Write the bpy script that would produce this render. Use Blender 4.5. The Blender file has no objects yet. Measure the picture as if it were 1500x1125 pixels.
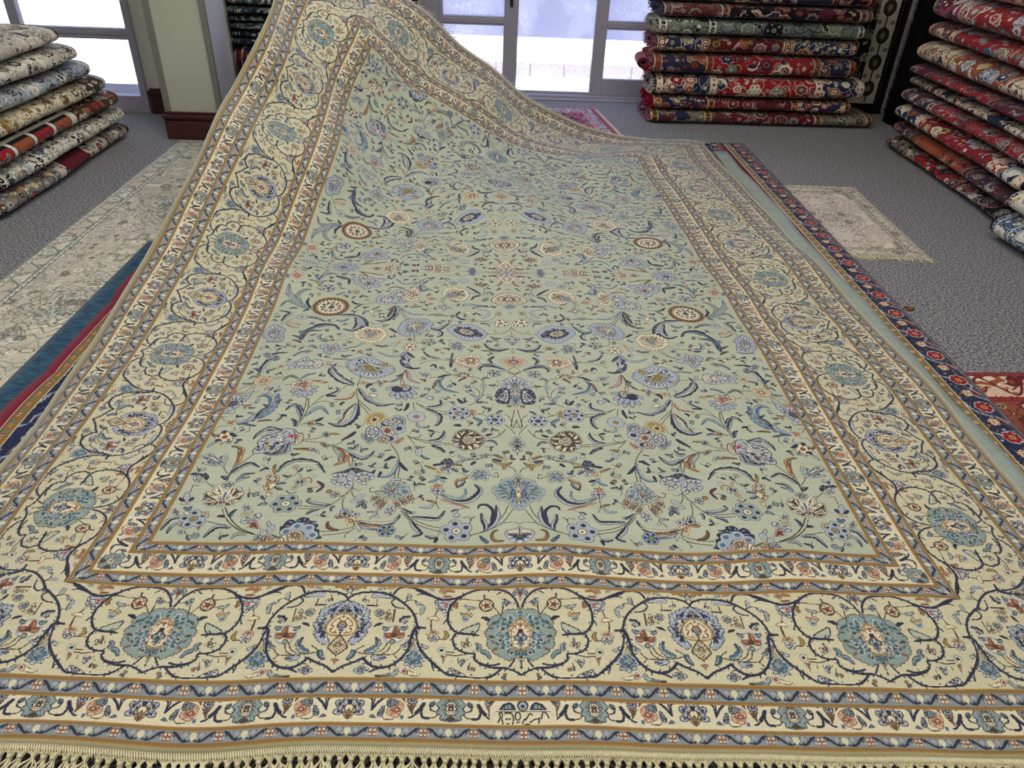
import bpy, bmesh, math, random
import numpy as np
from mathutils import Vector, Matrix

C = bpy.context.scene.collection
SC = bpy.context.scene
PI = math.pi

# ------------------------------------------------------------------ knot palette (sRGB bytes)
PAL = {
 'f': (188,195,172), 'n': (24,31,62), 'l': (166,176,192), 't': (142,162,158), 'd': (58,92,108), 's': (78,110,142),
 'i': (230,220,190), 'g': (150,148,84), 'o': (170,130,62), 'r': (138,82,56), 'R': (158,40,46), 'b': (70,57,42),
 'p': (222,190,164), 'y': (214,207,174), 'c': (228,219,188), 'e': (140,147,148), 'x': (172,164,126), 'k': (24,22,28),
 'w': (232,228,216), 'm': (104,30,44), 'q': (210,203,188), 'h': (132,126,116), 'v': (112,126,122), 'z': (98,56,64),
 'N': (42,49,82), 'B': (104,134,150), 'O': (164,88,58), 'P': (176,66,98), 'Y': (206,176,112), 'G': (120,134,120), 'u': (146,112,56), 'W': (160,172,166), 'C': (134,26,54), 'A': (220,206,196), 'V': (224,226,220),
}
KEYS = list(PAL); KI = {k: i for i, k in enumerate(KEYS)}
LUT = np.array([PAL[k] for k in KEYS], np.float32) / 255.0

class Cv:
    """A grid of coloured knots, addressed in metres."""
    def __init__(s, x0, y0, x1, y1, res, bg):
        s.x0, s.y0, s.res = x0, y0, res
        s.w, s.h = max(1, int(round((x1-x0)/res))), max(1, int(round((y1-y0)/res)))
        s.a = np.full((s.h, s.w), KI[bg], np.uint8)
    def box(s, xa, ya, xb, yb):
        i0 = max(0, int((xa-s.x0)/s.res)-1); i1 = min(s.w, int((xb-s.x0)/s.res)+2)
        j0 = max(0, int((ya-s.y0)/s.res)-1); j1 = min(s.h, int((yb-s.y0)/s.res)+2)
        if i1 <= i0 or j1 <= j0: return None
        X = s.x0+(np.arange(i0, i1)+.5)*s.res; Y = s.y0+(np.arange(j0, j1)+.5)*s.res
        return i0, i1, j0, j1, X[None, :], Y[:, None]
    def poly(s, P, c):
        P = np.asarray(P, float)
        b = s.box(P[:, 0].min(), P[:, 1].min(), P[:, 0].max(), P[:, 1].max())
        if b is None: return
        i0, i1, j0, j1, X, Y = b
        m = np.zeros((j1-j0, i1-i0), bool)
        Q = np.roll(P, -1, 0)
        for (xa, ya), (xb, yb) in zip(P, Q):
            if ya == yb: continue
            cr = ((ya > Y) != (yb > Y))
            xi = (xb-xa)*(Y-ya)/(yb-ya)+xa
            m ^= cr & (X < xi)
        s.a[j0:j1, i0:i1][m] = KI[c]
    def seg(s, P, w, c, taper=False):
        P = np.asarray(P, float); n = len(P)-1
        for k in range(n):
            a, b2 = P[k], P[k+1]
            ww = w*(1-.6*k/n) if taper else w
            r = max(ww/2, s.res*.5)
            b = s.box(min(a[0], b2[0])-r, min(a[1], b2[1])-r, max(a[0], b2[0])+r, max(a[1], b2[1])+r)
            if b is None: continue
            i0, i1, j0, j1, X, Y = b
            d = b2-a; L = d@d+1e-12
            t = np.clip(((X-a[0])*d[0]+(Y-a[1])*d[1])/L, 0, 1)
            m = (X-a[0]-t*d[0])**2+(Y-a[1]-t*d[1])**2 <= r*r
            s.a[j0:j1, i0:i1][m] = KI[c]
    def disc(s, x, y, rx, c, ry=None):
        ry = rx if ry is None else ry
        b = s.box(x-rx, y-ry, x+rx, y+ry)
        if b is None: return
        i0, i1, j0, j1, X, Y = b
        m = ((X-x)/max(rx, 1e-6))**2+((Y-y)/max(ry, 1e-6))**2 <= 1
        s.a[j0:j1, i0:i1][m] = KI[c]

def cat(P, n=6, closed=False):
    P = np.asarray(P, float)
    if len(P) < 3: return P
    E = np.vstack([P[-1], P, P[:2]]) if closed else np.vstack([2*P[0]-P[1], P, 2*P[-1]-P[-2]])
    out = []
    for k in range(len(P) if closed else len(P)-1):
        a, b, c, d = E[k:k+4]
        for t in np.linspace(0, 1, n, endpoint=False):
            out.append(.5*(2*b+(c-a)*t+(2*a-5*b+4*c-d)*t*t+(3*b-a-3*c+d)*t**3))
    if not closed: out.append(P[-1])
    return np.array(out)
def chaik(P):
    P = np.asarray(P, float); Q = np.roll(P, -1, 0)
    return np.stack([P*.8+Q*.2, P*.2+Q*.8], 1).reshape(-1, 2)
def grow(P, d):
    """Offset a closed polygon outwards by d."""
    P = np.asarray(P, float); a = np.roll(P, 1, 0); b = np.roll(P, -1, 0)
    t = b-a; t /= np.linalg.norm(t, axis=1)[:, None]+1e-9
    n = np.stack([t[:, 1], -t[:, 0]], 1)
    A = .5*np.sum(P[:, 0]*b[:, 1]-b[:, 0]*P[:, 1])
    return P+n*d*(1 if A > 0 else -1)

def leaf(cv, P, w, fa, fb, oc, ser, ow):
    S = cat(P, 7); n = len(S)
    T = np.gradient(S, axis=0); T /= np.linalg.norm(T, axis=1)[:, None]+1e-9
    N = np.stack([-T[:, 1], T[:, 0]], 1)
    t = np.linspace(0, 1, n); L = np.linalg.norm(np.diff(S, axis=0), axis=1).sum()
    pr = w*.5*np.sin(PI*np.clip(t, 0, 1)**.75)**.8+.0006
    z = 1+(.75*((t*L/.0085) % 1)-.45 if ser else 0)
    for e, f in ((ow, oc), (0, None)):
        l = S+N*(pr*z+e)[:, None]; r = S-N*(pr*z+e)[:, None]
        if f: cv.poly(np.vstack([l, r[::-1]]), f)
        else:
            cv.poly(np.vstack([l, S[::-1]]), fa); cv.poly(np.vstack([S, r[::-1]]), fb)
    if w > .012: cv.seg(S[n//6:], ow*.8, oc)
    if w > .008 and n > 12: cv.seg(S[n//5:n*4//5]+N[n//5:n*4//5]*w*.2, ow*.7, 'i')
    if ser: cv.seg(S[n//2:], ow*1.4, oc)

def flower(cv, c, e, n, o, f, sp, ce, ow):
    c = np.asarray(c, float); d = np.asarray(e, float)-c; R = np.hypot(*d); a0 = math.atan2(d[1], d[0])
    pr = min(R*.40, R*.62*math.sin(PI/n)*1.15)
    A = [a0+2*PI*k/n for k in range(n)]
    for q, col in ((ow, o), (0, 'V' if f in 'ltsdg' and R > .012 else f), (-.0016, f)):
        if pr+q <= 0: continue
        for a in A: cv.disc(c[0]+.60*R*math.cos(a), c[1]+.60*R*math.sin(a), pr+q, col)
        cv.disc(c[0], c[1], R*.45+q, col)
    for a in A: cv.disc(c[0]+.66*R*math.cos(a), c[1]+.66*R*math.sin(a), pr*.42, sp)
    cv.disc(c[0], c[1], R*.30, o); cv.disc(c[0], c[1], R*.26, ce); cv.disc(c[0], c[1], R*.09, 'r')

def fan(cv, b, t, W, n, o, f, core, ow):
    b = np.asarray(b, float); d = np.asarray(t, float)-b; L = np.hypot(*d); u = d/L; v = np.array([-u[1], u[0]])
    for q, col in ((ow, o), (0, f)):
        for k in range(n):
            a = math.radians(-80+160*k/(n-1)); x, y = math.sin(a)*W, math.cos(a)*L*.95
            dd = u*y+v*x; p = np.array([-dd[1], dd[0]])/np.hypot(*dd)
            hw = W*2.2/n*.5
            pts = [b+dd*.15, b+dd*.45+p*hw*.7, b+dd*.8+p*hw, b+dd*1.0+p*hw*.4, b+dd*1.0-p*hw*.4, b+dd*.8-p*hw, b+dd*.45-p*hw*.7]
            cv.poly(grow(chaik(pts), q), col)
    cv.disc(b[0]+d[0]*.15, b[1]+d[1]*.15, L*.25, o); cv.disc(b[0]+d[0]*.15, b[1]+d[1]*.15, L*.20, core)

def veins(cv, P, o, f, sc):
    """Woven detail inside a large petal: an inner contour and short rays."""
    P = np.asarray(P, float); c = P.mean(0); ext = min(np.ptp(P[:, 0]), np.ptp(P[:, 1]))
    if ext < sc*2.6: return
    alt = {'l': 'i', 'i': 'r', 't': 'l', 'n': 'l', 'o': 'i', 'g': 'o', 's': 'l', 'p': 'r', 'b': 'i', 'r': 'i', 'd': 't'}.get(f, 'n')
    R = cat(P, 4, True)
    D = []; last = None
    for q in R:
        if last is None or np.hypot(*(q-last)) > sc*1.15: D.append(q); last = q
    for k, q in enumerate(D):
        v = q-c; a, b = (.80, .55) if k % 2 else (.86, .66)
        cv.seg([c+v*a, c+v*b], sc*.34, o if k % 2 else alt)
    cv.seg(np.vstack([c+(R-c)*.5, (c+(R-c)*.5)[:1]]), sc*.22, o)
    cv.poly(c+(R-c)*.40, alt); cv.seg(np.vstack([c+(R-c)*.28, (c+(R-c)*.28)[:1]]), sc*.2, 'b' if o != 'b' else 'n')
    cv.poly(c+(R-c)*.20, f)

def sprig(cv, x, y, rng, sc=1.0):
    """Small blossom with curling stem and two leaflets."""
    a = rng.uniform(0, 2*PI); u = np.array([math.cos(a), math.sin(a)]); v = np.array([-u[1], u[0]]); c = np.array([x, y]); s_ = .011*sc
    bend = rng.choice((-1, 1))
    st = cat([c-u*s_*2.0+v*s_*bend*1.3, c-u*s_*1.5+v*s_*bend*.4, c-u*s_*.8, c], 5)
    cv.seg(st, .0014, 'b')
    col = rng.choice(('l', 'o', 't', 'i', 'p', 's', 'r', 'l')); o = rng.choice(('n', 'b', 'n'))
    k = rng.random()
    if k < .35: flower(cv, c+u*s_*.5, c+u*s_*1.3, rng.choice((4, 5, 6)), o, col, 'n' if col != 's' else 'i', 'g', .0012)
    elif k < .7:
        q = chaik([c, c+u*s_*.5+v*s_*.6, c+u*s_*1.4+v*s_*.5, c+u*s_*.95, c+u*s_*1.5-v*s_*.05, c+u*s_*.95-v*s_*.2, c+u*s_*1.3-v*s_*.6, c+u*s_*.4-v*s_*.6])
        cv.poly(grow(q, .0012), o); cv.poly(q, col); cv.poly(c+u*s_*.45+(q-c-u*s_*.45)*.4, rng.choice(('R', 'i', 'n')))
    else: leaf(cv, [c-u*s_, c+v*s_*bend*.3, c+u*s_+v*s_*bend*1.2], s_*.7, col, 'n', o, True, .0012)
    leaf(cv, [c-u*s_*1.1, c-u*s_*.5-v*s_*bend*.9, c-v*s_*bend*1.3], s_*.5, 'n', rng.choice(('n', 't', 's')), 'n', False, .0008)

def fill_gaps(cv, bgk, rng, tries, rad, sc=1.0, X=None):
    bg = KI[bgk]; r = int(rad/cv.res)
    for _ in range(tries):
        i = rng.randrange(r+2, cv.w-r-2); j = rng.randrange(r+2, cv.h-r-2)
        if (cv.a[j-r:j+r+1, i-r:i+r+1] == bg).mean() > .985:
            x, y = cv.x0+i*cv.res, cv.y0+j*cv.res
            if X is None or X(x, y): sprig(cv, x, y, rng, sc*rad/.020)

def blobs(cv, P, N, a, b, c, sz, rng):
    P = np.asarray(P, float); lo, hi = P.min(0), P.max(0)
    k = 0; tries = 0
    while k < N and tries < N*12:
        tries += 1
        x = rng.uniform(lo[0], hi[0]); y = rng.uniform(lo[1], hi[1]); ins = False
        for (xa, ya), (xb, yb) in zip(P, np.roll(P, -1, 0)):
            if (ya > y) != (yb > y) and x < (xb-xa)*(y-ya)/(yb-ya)+xa: ins = not ins
        if not ins: continue
        an = rng.uniform(0, 2*PI); l = sz*rng.uniform(.7, 1.3); wd = l*.5
        u = np.array([math.cos(an), math.sin(an)]); v = np.array([-u[1], u[0]]); q = np.array([x, y])
        col = (a, b)[k % 2]
        cv.poly([q-u*l, q-u*l*.2+v*wd, q+u*l*.5+v*wd*.8, q+u*l, q+u*l*.4-v*wd, q-u*l*.3-v*wd*.6], col)
        if k % 3 == 0: cv.seg([q-u*l*.6, q+u*l*.6], sz*.25, c)
        k += 1

def draw(cv, text, kind, axes=(0.0,)):
    """Strokes, outlined shapes, flowers and leaves of one repeat of the woven pattern (0.1 mm units)."""
    rng = random.Random(7); sz = {'f': .0075, 'm': .0052, 'n': .0032}[kind]
    for ln in text.strip().split('\n'):
        a = ln.split(); op = a[0]
        P = np.array([[float(v) for v in q.split(',')] for q in a[-1].split(';')])*1e-4
        a = a[1:-1]
        if op in ('GA', 'BA'):
            ax = min(axes, key=lambda v: abs(v-P[:, 0].mean()))
            P[0, 0] = ax; P[-1, 0] = ax
            if P[1:-1, 0].mean() > ax: P[:, 0] = np.maximum(P[:, 0], ax)
            else: P[:, 0] = np.minimum(P[:, 0], ax)
            M = P[::-1].copy(); M[:, 0] = 2*ax-M[:, 0]
            P = np.vstack([P, M[1:-1]]); op = op[0]
        if op == 'K':
            th = a[1].endswith('t'); w = float(a[1].rstrip('t'))*1e-3
            S = cat(P, 7); cv.seg(S, w*(1.35 if (kind == 'f' and w < .0022) or kind == 'm' else 1), a[0])
            if th:
                T = np.gradient(S, axis=0); T /= np.linalg.norm(T, axis=1)[:, None]+1e-9
                for k in range(3, len(S)-2, 5):
                    sg = 1 if (k//5) % 2 else -1
                    q = S[k]+np.array([-T[k, 1], T[k, 0]])*sg*w*1.7+T[k]*w*.9
                    cv.seg([S[k], q], w*.6, a[0])
        elif op == 'G':
            w = float(a[2])*1e-3; Q = chaik(P) if len(P) > 3 else P
            cv.poly(grow(Q, w*.5), a[0]); cv.seg(np.vstack([Q, Q[:1]]), w, a[0]); cv.poly(grow(Q, -w*.35), a[1] if (a[1] in 'finy' or sz < .004) else 'V')
            ext = min(np.ptp(Q[:, 0]), np.ptp(Q[:, 1]))
            if a[1] not in 'finy' and sz >= .004: cv.poly(grow(Q, -w*.5-min(.0016, ext*.12)), a[1])
            if a[1] != 'f': veins(cv, Q, a[0], a[1], sz*.95)
        elif op == 'D':
            r = float(a[3])*1e-4; cv.disc(P[0, 0], P[0, 1], r+.0009, a[0]); cv.disc(P[0, 0], P[0, 1], r*.82, a[1])
        elif op == 'F':
            flower(cv, P[0], P[1], int(a[2]), a[0], a[1], a[3], a[4], .0016 if kind == 'f' else .0012)
        elif op == 'FO':
            n = int(a[1]); R = float(a[2])*1e-4
            for rr, col, m in ((R, a[0], n), (R*.78, 'r', n), (R*.5, 'n', n//2), (R*.28, 'r', n//3)):
                for k in range(m):
                    t = 2*PI*k/m; cv.disc(P[0, 0]+rr*math.cos(t), P[0, 1]+rr*math.sin(t), R*.085, col)
            cv.disc(P[0, 0], P[0, 1], R*.12, 'n'); cv.disc(P[0, 0], P[0, 1], R*.07, 'l')
        elif op == 'S':
            leaf(cv, P, float(a[0])*1e-3*.62, a[1], a[2], a[3], a[4] == '1', .0014)
        elif op == 'P':
            fan(cv, P[0], P[1], float(a[4])*1e-4, int(a[2]), a[0], a[1], a[3], .0016)
        elif op == 'B':
            if a[0] == '0':
                Q = cat(P, 4, True); L = 0; r = sz*.75; last = None; D = []
                for q in Q:
                    if last is None or np.hypot(*(q-last)) > r*1.5: D.append(q); last = q
                cv.poly(grow(P, .001), a[1])
                for q in D: cv.disc(q[0], q[1], r+.0014, a[1])
                for q in D: cv.disc(q[0], q[1], r, a[2])
                cv.poly(P, a[2]); (kind == 'm' and a[2] == 't') or veins(cv, Q, a[1], a[2], sz*.9)
            else: blobs(cv, P, int(a[0]), a[1], a[2], a[3], sz, rng)

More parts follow.
